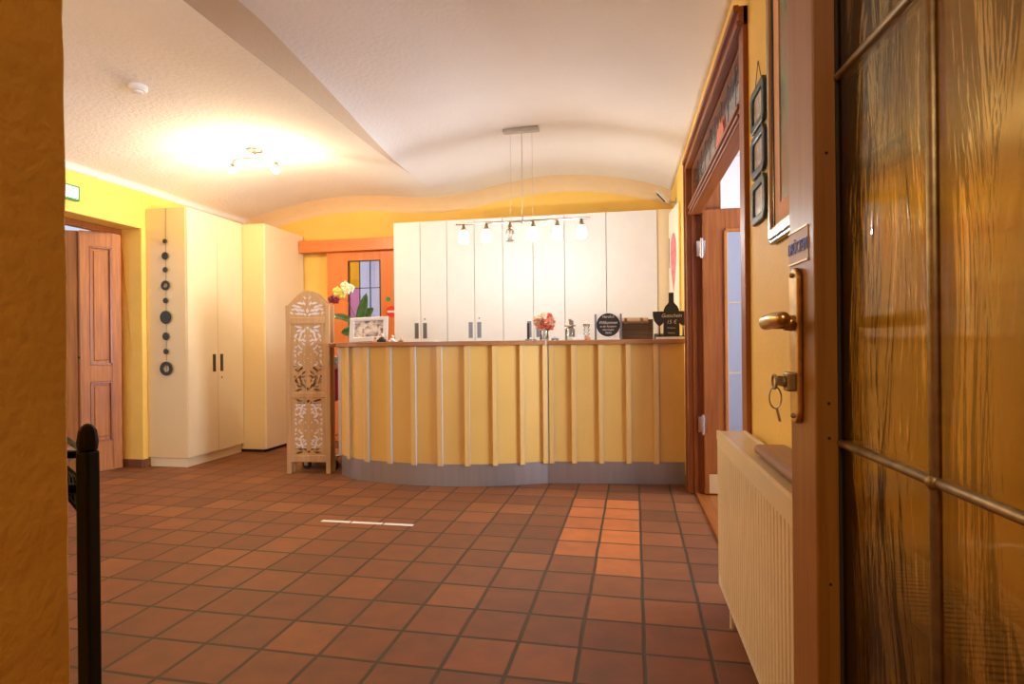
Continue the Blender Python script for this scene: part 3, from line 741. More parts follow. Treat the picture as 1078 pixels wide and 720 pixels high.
def slab(mb_, front, back, z0, z1):
    n_ = len(front); vs = [(x, y, z) for z in (z0, z1) for L_ in (front, back) for x, y in L_]
    fs = []
    for i in range(n_-1):
        fs += [(i, i+1, 2*n_+i+1, 2*n_+i), (n_+i, 3*n_+i, 3*n_+i+1, n_+i+1), (2*n_+i, 2*n_+i+1, 3*n_+i+1, 3*n_+i), (i, n_+i, n_+i+1, i+1)]
    fs += [(0, 2*n_, 3*n_, n_), (n_-1, 2*n_-1, 4*n_-1, 3*n_-1)]
    mb_.add(vs, fs)
ct = thing('reception_counter', 'curved reception counter with straw yellow battened front, brown top and grey metal plinth', 'counter', (-1.0, 4.6, 0))
inner = [(max(x, -2.30), max(y+.02, 4.66) if False else y+.30) for x, y in path]
inner = [(-2.28+(x+2.40)*(2.742/2.862), y) for (x, y) in [(p[0], max(4.95, 4.95)) for p in path]]
m = MB(); slab(m, offset(path, 0.), inner, .172, 1.09); m.build('front_panel', 'panel', ct)
m = MB(); slab(m, offset(path, .003), inner, 0, .172); m.build('plinth', 'steel', ct)
# battens at even arc length, measured from the bend
L_ = [0]
for a, b in zip(path, path[1:]): L_.append(L_[-1]+math.dist(a, b))
Lk = L_[len(curve)-1]
def at_len(s):
    for i in range(len(path)-1):
        if s <= L_[i+1] or i == len(path)-2:
            f_ = (s-L_[i])/(L_[i+1]-L_[i]); a, b = Vector(path[i]), Vector(path[i+1]); t_ = (b-a).normalized()
            return a+(b-a)*f_, t_
sp = [Lk-.020]+[Lk-.205-.213*k for k in range(9)]+[Lk+.035, Lk+.21]+[Lk+.21+.211*k for k in range(1, 5)]
for s_ in sp:
    if s_ < .01 or s_ > L_[-1]-.012: continue
    p, t_ = at_len(s_); nrm = Vector((t_.y, -t_.x)); w_ = .019; dp = .024
    poly = [p-t_*w_, p-t_*w_+nrm*dp, p+t_*w_+nrm*dp, p+t_*w_]
    bt_ = MB().prism([tuple(q_) for q_ in poly], .160, 1.09).build('batten', ['batten'], ct, bevel=.0015)
    for sg_ in ((-1, 1) if s_ < .5 else (1,)):
        e0 = p+t_*(w_*sg_); e1 = e0+t_*(.0022*sg_); MB().prism([tuple(e0), tuple(e0+nrm*(dp+.001)), tuple(e1+nrm*(dp+.001)), tuple(e1)], .160, 1.089).build('edge_strip', 'alu', bt_)
    # pale metal edge strip on the right-hand side of each batten
p, t_ = Vector(path[0]), (Vector(path[1])-Vector(path[0])).normalized()
m = MB(); slab(m, [(x, y) for x, y in [(-2.47, 4.60)]+offset(path, .045)[3:-1]+[(.468, 4.645)]], [(-2.47, 4.99)]+[(-2.40+(x+2.40)*(2.868/2.862), 4.99) for x, y in path[3:-1]]+[(.468, 4.99)], 1.09, 1.125)
m.build('countertop', 'counter_wood', ct, bevel=.004)
TOPZ = 1.125

# ------------------------------------------------------------------ carved screen
def screen_panel(mb_, W_, z0, z1, arch, mx, side):
    """wood sheet with cut holes (1) and whitewashed petals (2)"""
    cs = .0045; nxx = int(W_/cs); 
    H = z1-z0
    def flower(u, v, cx, cz, R, k=8, ph=0.):
        dx, dz = u-cx, v-cz; r = math.hypot(dx, dz)
        if r > R: return 0
        if r < R*.16: return 1
        a = math.atan2(dz, dx)+ph; s = (a % (2*PI/k))-PI/k
        rr = (r/R-.28)/.72
        if rr < 0: return 0
        wid = .30*math.sin(PI*min(1, max(0, rr)))*R
        return 1 if abs(s*r) < wid*.75 else 0
    def leaf(u, v, cx, cz, L, wd, a):
        dx, dz = u-cx, v-cz; x = dx*math.cos(a)+dz*math.sin(a); z = -dx*math.sin(a)+dz*math.cos(a)
        if x < 0 or x > L: return 0
        return 1 if abs(z) < wd*math.sin(PI*x/L) else 0
    ncell = max(1, round(H/.40)); ch = H/ncell
    def pat(u, v):
        uu = abs(u-W_/2); 
        if arch:
            zt = v-z0
            if min(u, W_-u) < .012: return 0
            for (cx, cz, L, wd, a) in ((0, .035, .05, .011, PI/2), (.015, .10, .05, .010, PI/2-.5), (.02, .05, .075, .011, .35), (.02, .03, .10, .011, .05), (.05, .085, .065, .010, .25), (.07, .05, .06, .010, .7), (.12, .03, .045, .010, .5), (.09, .10, .05, .009, .1), (.10, .07, .05, .008, .0), (.01, .155, .04, .008, .9), (.05, .13, .04, .008, -.2), (.03, .07, .035, .007, -.3), (.005, .015, .04, .009, .6), (.03, .115, .05, .009, .3)):
                if leaf(uu, zt, cx, cz, L, wd, a): return 2
            return 0
        k = (v-z0) % ch; vv = abs(k-ch/2)
        if min(u, W_-u) < .014 or k < .012 or ch-k < .012: return 0
        hit = 0
        ce_ = ch/2-.035
        for (cx, cz, L, wd, a) in ((.022, ce_, .045, .010, -PI/2+.3), (.035, ce_-.015, .060, .010, -.9), (.045, ce_-.010, .065, .010, -.35), (.045, ce_+.004, .06, .009, .1), (.055, ce_-.05, .05, .009, -1.2), (.085, ce_-.045, .05, .010, -.8),
                                   (.04, .075, .045, .010, .5), (.045, .062, .045, .009, -.35), (.07, .02, .035, .007, .9), (.065, .09, .04, .008, .9), (.085, .11, .04, .007, -.5), (.02, .11, .045, .009, .7), (.012, .15, .04, .008, .2), (.06, .15, .04, .008, .6), (.10, .17, .03, .007, 1.3), (.03, ce_-.09, .04, .008, -.6), (.06, ce_-.085, .04, .008, -1.0), (.11, ce_-.09, .03, .007, -1.4), (.075, ce_+.012, .04, .007, .15), (.02, ce_-.055, .03, .006, -1.2), (.105, .01, .035, .010, 1.2), (.10, .06, .03, .009, .2), (.02, .03, .02, .005, .6)):
            if leaf(uu, vv, cx, cz, L, wd, a): hit = 1
        if uu < .010 and abs(vv-ce_) < .012: hit = 1
        if math.hypot(uu*1.2, vv) < .006: hit = 1
        if not hit: return 0
        return 1 if side(v, hit) else 2
    th = .010
    nz_ = int(H/cs)
    grid = {}
    for j in range(nz_):
        for i in range(nxx):
            u, v = (i+.5)*W_/nxx, z0+(j+.5)*H/nz_
            if arch:
                lim = z0+H*(.42+.58*max(0, math.cos((u-W_/2)/W_*PI*1.02))**1.1)
                if v > lim: continue
            grid[(i, j)] = pat(u, v)
    vid = {}; vs, fs, ms = [], [], []
    def V(i, j, y):
        k_ = (i, j, y)
        if k_ not in vid: vid[k_] = len(vs); vs.append(mx @ Vector((i*W_/nxx, y, z0+j*H/nz_)))
        return vid[k_]
    for (i, j), c in grid.items():
        if c == 1: continue
        y0 = 0 if c == 0 else .002
        fs.append((V(i, j, y0), V(i+1, j, y0), V(i+1, j+1, y0), V(i, j+1, y0))); ms.append(0 if c == 0 else 1)
        fs.append((V(i, j, th), V(i, j+1, th), V(i+1, j+1, th), V(i+1, j, th))); ms.append(0)
        for (di, dj, a, b) in ((-1, 0, (i, j), (i, j+1)), (1, 0, (i+1, j+1), (i+1, j)), (0, -1, (i+1, j), (i, j)), (0, 1, (i, j+1), (i+1, j+1))):
            nb = grid.get((i+di, j+dj), 1)
            if nb == 1: fs.append((V(*a, y0), V(*b, y0), V(*b, th), V(*a, th))); ms.append(0)
            elif nb == 2 and c == 0: fs.append((V(*a, 0), V(*b, 0), V(*b, .002), V(*a, .002))); ms.append(0)
    o = len(mb_.v); mb_.v += [tuple(p) for p in vs]; mb_.f += [tuple(x+o for x in f_) for f_ in fs]; mb_.m += ms

def screen_leaf(t, O, dirv, W_, first):
    d = Vector((dirv[0], dirv[1], 0)).normalized(); nn = Vector((-d.y, d.x, 0))
    mx = frame_mx((O[0], O[1], 0), d, nn, (0, 0, 1))
    T = .022; sw = .040; H = 1.455
    f = MB().box(0, sw, 0, T, 0, H, mx=mx).box(W_-sw, W_, 0, T, 0, H, mx=mx)
    f.box(sw, W_-sw, 0, T, 1.29, 1.345, mx=mx).box(sw, W_-sw, 0, T, .655, .695, mx=mx).box(sw, W_-sw, 0, T, .10, .155, mx=mx)
    f.build('screen_frame', 'carved', t, bevel=.003)
    mi = mx @ Matrix.Translation((sw, .006, 0))
    holes = (lambda v, h: .70 < v < .93) if first else (lambda v, h: False)
    m_ = MB(); screen_panel(m_, W_-2*sw, .695, 1.29, False, mi, holes); m_.build('carved_panel', ['carved', 'petal'], t)
    m_ = MB(); screen_panel(m_, W_-2*sw, .155, .655, False, mi, (lambda v, h: (.155 < v < .22) or (.60 < v < .655))); m_.build('carved_panel', ['carved', 'petal'], t)
    mi = mx @ Matrix.Translation((.004, .004, 0))
    m_ = MB(); screen_panel(m_, W_-.008, 1.345, 1.575, True, mi, lambda v, h: False); m_.build('carved_crest', ['carved', 'petal'], t)
t = thing('carved_screen', 'folding wooden screen with leaf fretwork and arched top, left of the counter', 'folding screen', (-2.62, 4.62, 0))
screen_leaf(t, (-2.860, 4.585), (.375, .050), .385, True)
screen_leaf(t, (-2.852, 4.625), (.375, .085), .385, False)
for z_ in (1.14, .35): MB().tube([(-2.868, 4.612, z_), (-2.868, 4.612, z_+.05)], .006, 8).build('hinge', 'black', t)

# ------------------------------------------------------------------ trolley behind the screen
t = thing('linen_trolley', 'chrome linen trolley with magenta bag on black castors, mostly hidden behind the carved screen', 'trolley', (-2.70, 4.93, 0))
m = MB()
for x in (-2.88, -2.53):
    for y in (4.80, 5.14): m.tube([(x, y, .09), (x, y, .90)], .011, 10)
for z in (.11, .90):
    m.tube([(-2.88, 4.80, z), (-2.53, 4.80, z), (-2.53, 5.14, z), (-2.88, 5.14, z)], .010, 8, closed=True)
m.tube([(-2.53, 4.80, .30), (-2.53, 5.14, .30)], .008, 8)
m.build('frame', 'chrome', t, smooth=True)
m = MB(); n_ = 24; zz = [.60, .66, .75, .85, .895]
rings = []
for z in zz:
    sc = 1.0 if z > .7 else .82+.18*(z-.6)/.1
    rings.append([(-2.705+.19*sc*math.copysign(abs(math.cos(a))**.5, math.cos(a))+.008*math.sin(6*a+z*9), 4.97+.185*sc*math.copysign(abs(math.sin(a))**.5, math.sin(a)), z-(.24 if False else 0)) for a in [2*PI*i/n_ for i in range(n_)]])
vs = [p for r in rings for p in r]; fs = [(j*n_+i, j*n_+(i+1) % n_, (j+1)*n_+(i+1) % n_, (j+1)*n_+i) for j in range(len(zz)-1) for i in range(n_)]
fs += [tuple(range(n_)), tuple((len(zz)-1)*n_+i for i in range(n_))]
m.add(vs, fs); m.build('laundry_bag', 'magenta', t, smooth=True)
m = MB().box(-2.87, -2.54, 4.81, 5.13, .112, .125).build('shelf', 'satin', t)
for i, (x, y) in enumerate(((-2.80, 4.81), (-2.53, 4.81), (-2.88, 5.13), (-2.53, 5.13))):
    w = MB().lathe([(0, -.016), (.036, -.016), (.042, -.010), (.042, .010), (.036, .016), (0, .016)], n=24, mx=frame_mx((x, y, .042), (1, 0, 0), (0, 0, 1), (0, -1, 0)))
    w = w.build('castor', 'rubber', t, smooth=False)
    MB().box(x-.018, x+.018, y-.024, y-.018, .03, .095).box(x-.018, x+.018, y+.018, y+.024, .03, .095).box(x-.018, x+.018, y-.024, y+.024, .088, .098).build('fork', 'satin', w)
for k, z in enumerate((.912, .942, .972)):
    o = MB().box(-2.84+.004*k, -2.545-.003*k, 4.83, 5.10, z, z+.028).build('folded_towel', 'towel', bevel=.008, loc=(-2.69, 4.965, z))
    tag(o, ['patterned folded towel at the bottom of the pile on the linen trolley', 'patterned folded towel in the middle of the pile on the linen trolley', 'patterned folded towel on top of the pile on the linen trolley'][k], 'towel')

# ------------------------------------------------------------------ things on the counter
Z = TOPZ
# orchid
t = thing('potted_orchid', 'orchid with yellow and dark red blooms in a white pot on the counter', 'plant', (-2.31, 4.86, Z))
px, py = -2.31, 4.86
MB().lathe([(0, 0), (.042, 0), (.050, .01), (.066, .13), (.070, .145), (.064, .145), (.058, .125), (0, .12)], c=(px, py, Z), n=28).build('pot', 'ceramic', t, smooth=True)
def orchid_leaf(mb_, base, az, L, w_, rise, droop):
    n1 = 10; vs, fs = [], []; d = Vector((math.cos(az), math.sin(az), 0)); s_ = Vector((-d.y, d.x, 0))
    for i in range(n1+1):
        u = i/n1; c = Vector(base)+d*(L*u*(1-.15*u))+Vector((0, 0, rise*u-droop*u*u)); ww = w_*math.sin(PI*min(1, .12+.88*u)**.8)**.7 if u < 1 else .002
        ww = w_*(math.sin(PI*(u*.86+.1)))**.75 if u < 1 else .003
        for k_ in (-1, -.5, 0, .5, 1): vs.append(c+s_*(ww*k_)+Vector((0, 0, .012*abs(k_))))
    for i in range(n1):
        for k_ in range(4): fs.append((i*5+k_, i*5+k_+1, (i+1)*5+k_+1, (i+1)*5+k_))
    mb_.add(vs, fs)
def blade(tip, w_, bow, tw=0.):
    m_ = MB(); A = Vector((px, py-.02, Z+.14)); B = Vector(tip); d = (B-A).normalized(); view = Vector((.45, -1, .15+tw)).normalized(); sd = d.cross(view).normalized(); up_ = Vector((0, 0, 1))
    vs, fs = [], []; n1 = 12
    for i in range(n1+1):
        u = i/n1; c = A.lerp(B, u)+up_*(bow*4*u*(1-u)); ww = w_*(math.sin(PI*(u*.90+.08)))**.7 if u < 1 else .002
        for k_ in (-1, -.5, 0, .5, 1): vs.append(c+sd*(ww*k_)+view*(.010*abs(k_)))
    for i in range(n1):
        for k_ in range(4): fs.append((i*5+k_, i*5+k_+1, (i+1)*5+k_+1, (i+1)*5+k_))
    m_.add(vs, fs); o_ = m_.build('leaf', 'leaf', t, smooth=True); q_ = o_.modifiers.new('t', 'SOLIDIFY'); q_.thickness = .003
for tip, w_, bow, tw in (((px-.31, py-.08, Z+.195), .034, .06, .7), ((px-.125, py-.09, Z+.085), .044, -.01, 0), ((px+.10, py-.06, Z+.43), .042, .0, 0), ((px+.15, py-.03, Z+.30), .042, .02, .2), ((px+.02, py+.10, Z+.30), .035, .03, 0)): blade(tip, w_, bow, tw)
stem = [(px, py, Z+.12), (px-.03, py, Z+.22), (px-.08, py-.01, Z+.33), (px-.12, py-.02, Z+.41), (px-.135, py-.03, Z+.46), (px-.10, py-.03, Z+.49)]
MB().tube(stem, [.004, .0035, .003, .003, .0025, .002], 8).build('stem', 'stem', t, smooth=True)
def blossom(parent, c, r, pm, face=(-.1, -1, .1), seed=0, lipm='petal_yellow'):
    rnd = random.Random(seed); fvec = Vector(face).normalized(); a = fvec.cross(Vector((0, 0, 1))).normalized(); b = a.cross(fvec).normalized()
    m_ = MB(); c = Vector(c)
    for k_ in range(5):
        an = PI/2+2*PI*k_/5+rnd.uniform(-.1, .1); dv = a*math.cos(an)+b*math.sin(an); sv = a*-math.sin(an)+b*math.cos(an); vs, fs = [], []
        W0 = r*(.42 if k_ in (0, 2, 3) else .6)
        for i in range(7):
            u = i/6; ww = W0*math.sin(PI*(.1+.85*u)); cc = c+dv*(r*u)+fvec*(.25*r*math.sin(PI*u*.8))
            for q_ in (-1, 0, 1): vs.append(cc+sv*ww*q_-fvec*(abs(q_)*.1*r))
        for i in range(6):
            for q_ in (0, 1): fs.append((i*3+q_, i*3+q_+1, (i+1)*3+q_+1, (i+1)*3+q_))
        m_.add(vs, fs, 0)
    m_.ball(c+fvec*r*.25, r*.22, 8, mi=1)
    o = m_.build('blossom', [pm, lipm], parent, smooth=True); s_ = o.modifiers.new('t', 'SOLIDIFY'); s_.thickness = .0015
    return o
for i, (dx, dz, r, pm) in enumerate(((-.18, .455, .048, 'petal_yellow'), (-.125, .43, .042, 'petal_yellow'), (-.10, .50, .048, 'petal_cream'), (-.045, .475, .045, 'petal_cream'), (-.075, .455, .04, 'petal_cream'), (-.215, .385, .043, 'petal_red'), (-.17, .375, .036, 'petal_red'))):
    blossom(t, (px+dx, py-.05-.006*i, Z+dz), r, pm, seed=i, lipm='petal_yellow' if 'red' not in pm else 'petal_red')
MB().tube([(px-.10, py-.02, Z+.37), (px-.15, py-.04, Z+.385), (px-.19, py-.05, Z+.39)], .002, 6).build('side_stem', 'stem', t)
# photo frame leaning back
t = thing('photo_frame', 'silver photo frame with a picture of a hillside harbour town, in front of the orchid', 'photo frame', (-2.13, 4.70, Z))
tilt = Matrix.Translation((-2.135, 4.67, Z+.003)) @ Matrix.Rotation(math.radians(-2), 4, 'Y') @ Matrix.Rotation(math.radians(-12), 4, 'X') @ Matrix.Rotation(0, 4, 'Z')
W2, H2 = .175, .215
ou = [(-W2, 0), (W2, 0), (W2, H2), (-W2, H2)]; inn = [(-W2+.042, .042), (W2-.042, .042), (W2-.042, H2-.032), (-W2+.042, H2-.032)]
mxf = tilt @ frame_mx((0, 0, .001), (1, 0, 0), (0, 0, 1), (0, -1, 0))
MB().ring(ou, inn, 0, .016, mxf).build('frame', 'silver_frame', t, bevel=.004)
MB().prism(inn, .002, .006, mxf).build('photograph', 'town', t)
MB().prism([(-.03, 0), (.03, 0), (.02, .14), (-.02, .14)], -.003, 0, tilt @ Matrix.Translation((0, .034, .010)) @ Matrix.Rotation(math.radians(-2), 4, 'X') @ frame_mx((0, 0, 0), (1, 0, 0), (0, 0, 1), (0, -1, 0))).build('easel_back', 'rubber', t)
# figurines
def figurine(name, lab, x, y, s, mats_, cat='figurine'):
    t_ = thing(name, lab, cat, (x, y, Z))
    MB().ball((x, y, Z+.018*s), .018*s, 12, sc=(1.2, .9, 1)).build('body', mats_[0], t_, smooth=True)
    MB().ball((x+.006*s, y-.004, Z+.046*s), .013*s, 12).build('head', mats_[1], t_, smooth=True)
    MB().ball((x-.020*s, y-.008, Z+.010*s), .010*s, 10, sc=(1.3, 1, 1)).build('foot', mats_[0], t_, smooth=True); MB().ball((x+.022*s, y-.008, Z+.010*s), .010*s, 10, sc=(1.3, 1, 1)).build('foot', mats_[0], t_, smooth=True)
figurine('duck_figurine', 'small seated figurine with a dark body at the right corner of the photo frame', -1.985, 4.60, 1.25, ('rubber', 'carn_b'))
figurine('small_figurine', 'small tan seated figurine in front of the photo frame', -2.045, 4.60, .8, ('carn_b', 'leather'))
figurine('small_figurine', 'small white seated figurine just right of the photo frame', -1.90, 4.62, 1.0, ('white', 'carn_b'))
figurine('small_figurine', 'small brown figurine standing alone, rightmost of those beside the photo frame', -1.83, 4.64, .7, ('leather', 'carn_b'))
o = MB().box(-1.83, -1.56, 4.70, 4.90, Z, Z+.006).build('paper_stack', 'paper', loc=(-1.7, 4.8, Z), bevel=.001); tag(o, 'flat stack of white paper on the counter right of the figurines', 'paper')
# pen holder / phone
t = thing('cordless_phone', 'dark cordless telephone standing upright beside the vase of carnations', 'telephone', (-.765, 4.72, Z))
MB().box(-.785, -.735, 4.69, 4.75, Z, Z+.014).build('base', 'grey_wood', t, bevel=.008)
MB().box(-.772, -.752, 4.715, 4.732, Z+.012, Z+.145).build('handset', 'rubber', t, bevel=.006)
MB().tube([(-.72, 4.70, Z+.008), (-.69, 4.68, Z+.005)], .005, 8).build('cable', 'grey_wood', t)
# vase
t = thing('flower_vase', 'clear glass vase with salmon and cream carnations in the middle of the counter', 'vase', (-.635, 4.76, Z))
vx, vy = -.635, 4.76
v_ = MB().lathe([(0, .002), (.034, .002), (.038, .01), (.036, .07), (.041, .112), (.038, .112), (.033, .07), (.034, .012), (0, .010)], c=(vx, vy, Z), n=24).build('glass_body', 'clear', t, smooth=True)
rnd = random.Random(5)
heads = []
for i in range(34):
    a = rnd.uniform(0, 2*PI); ph = math.acos(rnd.uniform(-.75, 1)); r = .068
    heads.append((vx+r*math.sin(ph)*math.cos(a), vy-.01+r*.8*math.sin(ph)*math.sin(a), Z+.145+r*math.cos(ph)))
for i, h_ in enumerate(heads):
    mt = 'carn_c' if h_[2] > Z+.175 and h_[0] < vx+.03 else ('carn_b' if h_[0] < vx-.02 or i % 4 == 0 else 'carn_a')
    m = MB(); rr = .026
    for k_ in range(34):
        th_, ph = rnd.uniform(0, 2*PI), math.acos(rnd.uniform(-.5, 1)); dv = Vector((math.sin(ph)*math.cos(th_), math.sin(ph)*math.sin(th_), math.cos(ph)))
        sv = dv.orthogonal().normalized(); tv = dv.cross(sv); p0 = Vector(h_)+dv*rr*.2; p1 = Vector(h_)+dv*rr*rnd.uniform(.8, 1.15)
        m.add([p0, p1+sv*.008, p1+tv*.004+dv*.002, p1-sv*.008], [(0, 1, 2, 3)])
    m.build('bloom', mt, t)
for i in range(7):
    h_ = heads[i]; MB().tube([(vx+rnd.uniform(-.015, .015), vy, Z+.012), (vx, vy, Z+.08), (h_[0]*.7+vx*.3, h_[1], h_[2]-.03), (h_[0], h_[1], h_[2]-.01)], .0016, 6).build('stem', 'stem', t)
# car figurine
t = thing('toy_car', 'tiny grey model car on the counter right of the flower vase', 'toy', (-.535, 4.66, Z))
MB().box(-.565, -.505, 4.645, 4.675, Z+.004, Z+.016).build('body', 'grey_wood', t, bevel=.003)
MB().prism([(-.553, Z+.016), (-.517, Z+.016), (-.525, Z+.028), (-.545, Z+.028)], -4.672, -4.648, frame_mx((0, 0, 0), (1, 0, 0), (0, 0, 1), (0, -1, 0))).build('cabin', 'silver_frame', t)
for x in (-.553, -.517):
    for y in (4.645, 4.675): MB().lathe([(0, -.003), (.006, -.003), (.006, .003), (0, .003)], n=12, mx=frame_mx((x, y, Z+.006), (1, 0, 0), (0, 0, 1), (0, -1, 0))).build('wheel', 'rubber', t)
# pump dispenser
t = thing('pump_bottle', 'clear glass bottle with a brass pump top left of the round chalkboard', 'bottle', (-.425, 4.78, Z))
MB().lathe([(0, 0), (.036, 0), (.040, .006), (.040, .085), (.030, .10), (.016, .108), (0, .108)], c=(-.425, 4.78, Z), n=24).build('glass_body', 'clear', t, smooth=True)
MB().lathe([(.018, .104), (.018, .118), (.006, .122), (.006, .160), (.012, .162), (.012, .172), (0, .174)], c=(-.425, 4.78, Z), n=16).tube([(-.47, 4.775, Z+.118), (-.38, 4.775, Z+.118)], .005, 8).build('pump', 'brass_dull', t, smooth=True)
t = thing('card_stack', 'small stack of white cards lying between the pump bottle and the candle', 'cards', (-.345, 4.70, Z))
MB().box(-.395, -.30, 4.65, 4.74, Z, Z+.022).box(-.36, -.305, 4.70, 4.745, Z+.022, Z+.048).build('cards', 'paper', t, bevel=.002)
t = thing('candle_ornament', 'little ornament of glass tiers on a terracotta foot beside the round chalkboard', 'ornament', (-.285, 4.68, Z))
MB().lathe([(0, 0), (.032, 0), (.026, .022), (.014, .03), (0, .03)], c=(-.285, 4.68, Z), n=16).build('foot', 'terracotta', t, smooth=True)
MB().lathe([(.012, .03), (.026, .05), (.012, .060), (.028, .082), (.014, .088), (.030, .122), (.024, .128), (0, .10)], c=(-.285, 4.68, Z), n=20).build('tier', 'clear', t, smooth=True)
MB().lathe([(0, .122), (.02, .124), (.014, .142), (0, .146)], c=(-.285, 4.68, Z), n=16).build('top', 'carn_c', t, smooth=True)
# round chalkboard on an easel
t = thing('chalkboard_sign', 'round black chalkboard with handwriting held between two grey uprights on the counter', 'sign', (-.115, 4.70, Z))
bx, by = -.115, 4.70
mx = frame_mx((bx, by, Z+.118), (1, 0, 0), (0, 0, 1), (0, -1, 0))
bd = MB().lathe([(0, -.004), (.093, -.004), (.095, 0), (.093, .004), (0, .004)], n=40, mx=mx).build('board', 'slate', t)
MB().lathe([(.093, -.006), (.100, -.006), (.100, .006), (.093, .006), (.093, -.006)], n=40, mx=mx).build('rim', 'white_sign', t)
for s_ in (-1, 1): MB().box(bx+s_*.099-.008, bx+s_*.099+.008, by-.02, by+.0, Z, Z+.205).build('upright', 'grey_wood', t, bevel=.003)
MB().box(bx-.09, bx+.09, by-.028, by+.03, Z, Z+.012).build('foot', 'white', t, bevel=.003)
for (s, z_, sz) in (('Herzlich', .065, .032), ('Willkommen', .018, .033), ('an der Rezeption', -.012, .022), ('bitte klingeln', -.038, .020), ('Danke', -.062, .022)):
    text_mesh('lettering', s, 'chalk', sz, mx @ Matrix.Translation((0, z_, .005)), bd, shear=.25, sx=.85)
# wicker chest
t = thing('wicker_chest', 'dark brown wicker chest with rounded lid and straps on the counter', 'chest', (.115, 4.80, Z))
x0, x1, y0, y1 = -.028, .195, 4.74, 4.90
m = MB()
for k_ in range(9): m.box(x0, x1, y0-.002*(k_ % 2), y1, Z+.001+k_*.0145, Z+.0145+k_*.0145)
m.box(x1, x1+.04, y0+.01, y1, Z, Z+.16)
m.build('body', 'wicker', t, bevel=.002)
m = MB(); prof = [(y0-.004, .131), (y0-.004, .148), (y0+.02, .168), (y0+.09, .178), (y1, .160), (y1, .131)]
m.add([(x, y, Z+z_) for x in (x0-.003, x1+.003) for y, z_ in prof], [tuple(range(6)), tuple(range(11, 5, -1))]+[(i, 6+i, 6+(i+1) % 6, (i+1) % 6) for i in range(6)])
m.build('lid', 'leather', t, bevel=.003)
for x in (x0+.05, x1-.05): MB().box(x-.011, x+.011, y0-.008, y0+.0, Z+.125, Z+.172).build('strap', 'brass_dull', t, bevel=.002)
o = MB().box(.245, .325, 4.76, 4.86, Z, Z+.045).build('green_carton', 'green_box', loc=(.29, 4.8, Z), bevel=.003); tag(o, 'low green box between the wicker chest and the bottle-shaped chalkboard', 'box')
# bottle-and-glasses chalkboard
t = thing('bottle_chalkboard', 'black chalkboard cut out as a bottle between two wine glasses, beside the door casing', 'sign', (.375, 4.74, Z))
bx, by = .372, 4.72
half = [(.060, .0), (.062, .005), (.060, .185), (.057, .215), (.045, .240), (.028, .258), (.020, .270), (.019, .345), (0, .345)]
poly = [(x, z_) for x, z_ in half]+[(-x, z_) for x, z_ in reversed(half[:-1])]
mx = frame_mx((bx, by, Z+.018), (1, 0, 0), (0, 0, 1), (0, -1, 0))
bt = MB().prism(poly, 0, .008, mx).build('bottle_board', 'slate', t, bevel=.001)
for s_, cx in ((-1, -.090), (1, .088)):
    hw = [(.028, 0), (.028, .006), (.006, .012), (.004, .085), (.020, .098), (.040, .125), (.050, .160), (.052, .190), (.050, .200)]
    pg = [(cx+x, z_) for x, z_ in hw]+[(cx-x, z_) for x, z_ in reversed(hw)]
    if cx > 0: pg = [(min(x, .106), z_) for x, z_ in pg]
    MB().prism(pg, -.0035, .0045, mx).build('glass_board', 'slate', t)
MB().box(bx-.118, bx+.092, by-.02, by+.012, Z, Z+.018).build('base', 'white', t, bevel=.002)
text_mesh('lettering', 'Gutschein', 'chalk', .040, mx @ Matrix.Translation((0, .165, .0095)), bt, shear=.3, sx=.95)
text_mesh('lettering', '15 €', 'chalk', .040, mx @ Matrix.Translation((0, .115, .0095)), bt, shear=.2)
text_mesh('lettering', 'Rezeption', 'chalk', .015, mx @ Matrix.Translation((0, .07, .0095)), bt)
text_mesh('lettering', 'Wellness', 'chalk', .015, mx @ Matrix.Translation((0, .03, .0095)), bt)

# ------------------------------------------------------------------ pendant lamp
PY = 4.72
t = thing('pendant_lamp', 'long bar pendant with six small glass shades hanging over the counter, third shade unlit', 'pendant lamp', (-.80, PY, 2.10))
zcan = ceil_z(-.80, PY)
MB().box(-.955, -.655, PY-.03, PY+.03, zcan-.035, zcan+.004).build('ceiling_canopy', 'satin', t, bevel=.008)
m = MB()
for x in (-.895, -.715): m.tube([(x, PY, zcan-.03), (x, PY, 2.11)], .0016, 6)
m.tube([(-.80, PY, zcan-.03), (-.80, PY, 2.11)], .0035, 6)
m.build('suspension_wire', 'satin', t)
m = MB().tube([(-1.365, PY, 2.105), (-.25, PY, 2.105)], .009, 12)
m.tube([(-.81, PY, 2.10), (-.79, PY, 2.10)], .013, 12)
m.tube([(-.80, PY, 2.105), (-.80, PY, 2.15)], .006, 8)
m.build('bar', 'satin', t, smooth=True)
lamp_x = [-1.30, -1.105, -.905, -.712, -.515, -.32]
for i, x in enumerate(lamp_x):
    h_ = MB().lathe([(0, 2.10), (.010, 2.10), (.012, 2.085), (.022, 2.055), (.022, 2.048), (0, 2.048)], c=(x, PY, 0), n=16).build('socket', 'brass_dull', t, smooth=True)
    prof = [(.020, 2.050), (.030, 2.035), (.040, 2.00), (.042, 1.97), (.036, 1.945), (.0335, 1.945), (.0395, 1.97), (.0375, 2.0), (.028, 2.033), (.018, 2.048)]
    if i == 2:
        MB().lathe(prof, c=(x, PY, 0), n=24).build('lamp_shade', 'frost', t, smooth=True, label='unlit clear glass shade')
        MB().lathe([(0, 2.048), (.010, 2.04), (.012, 2.0), (.006, 1.985), (0, 1.983)], c=(x, PY, 0), n=12).build('bulb', 'white', t, smooth=True)
    else:
        MB().lathe([(0, 2.050)]+prof[:5]+[(0, 1.940)], c=(x, PY, 0), n=24).build('lamp_shade', 'bulb', t, smooth=True)

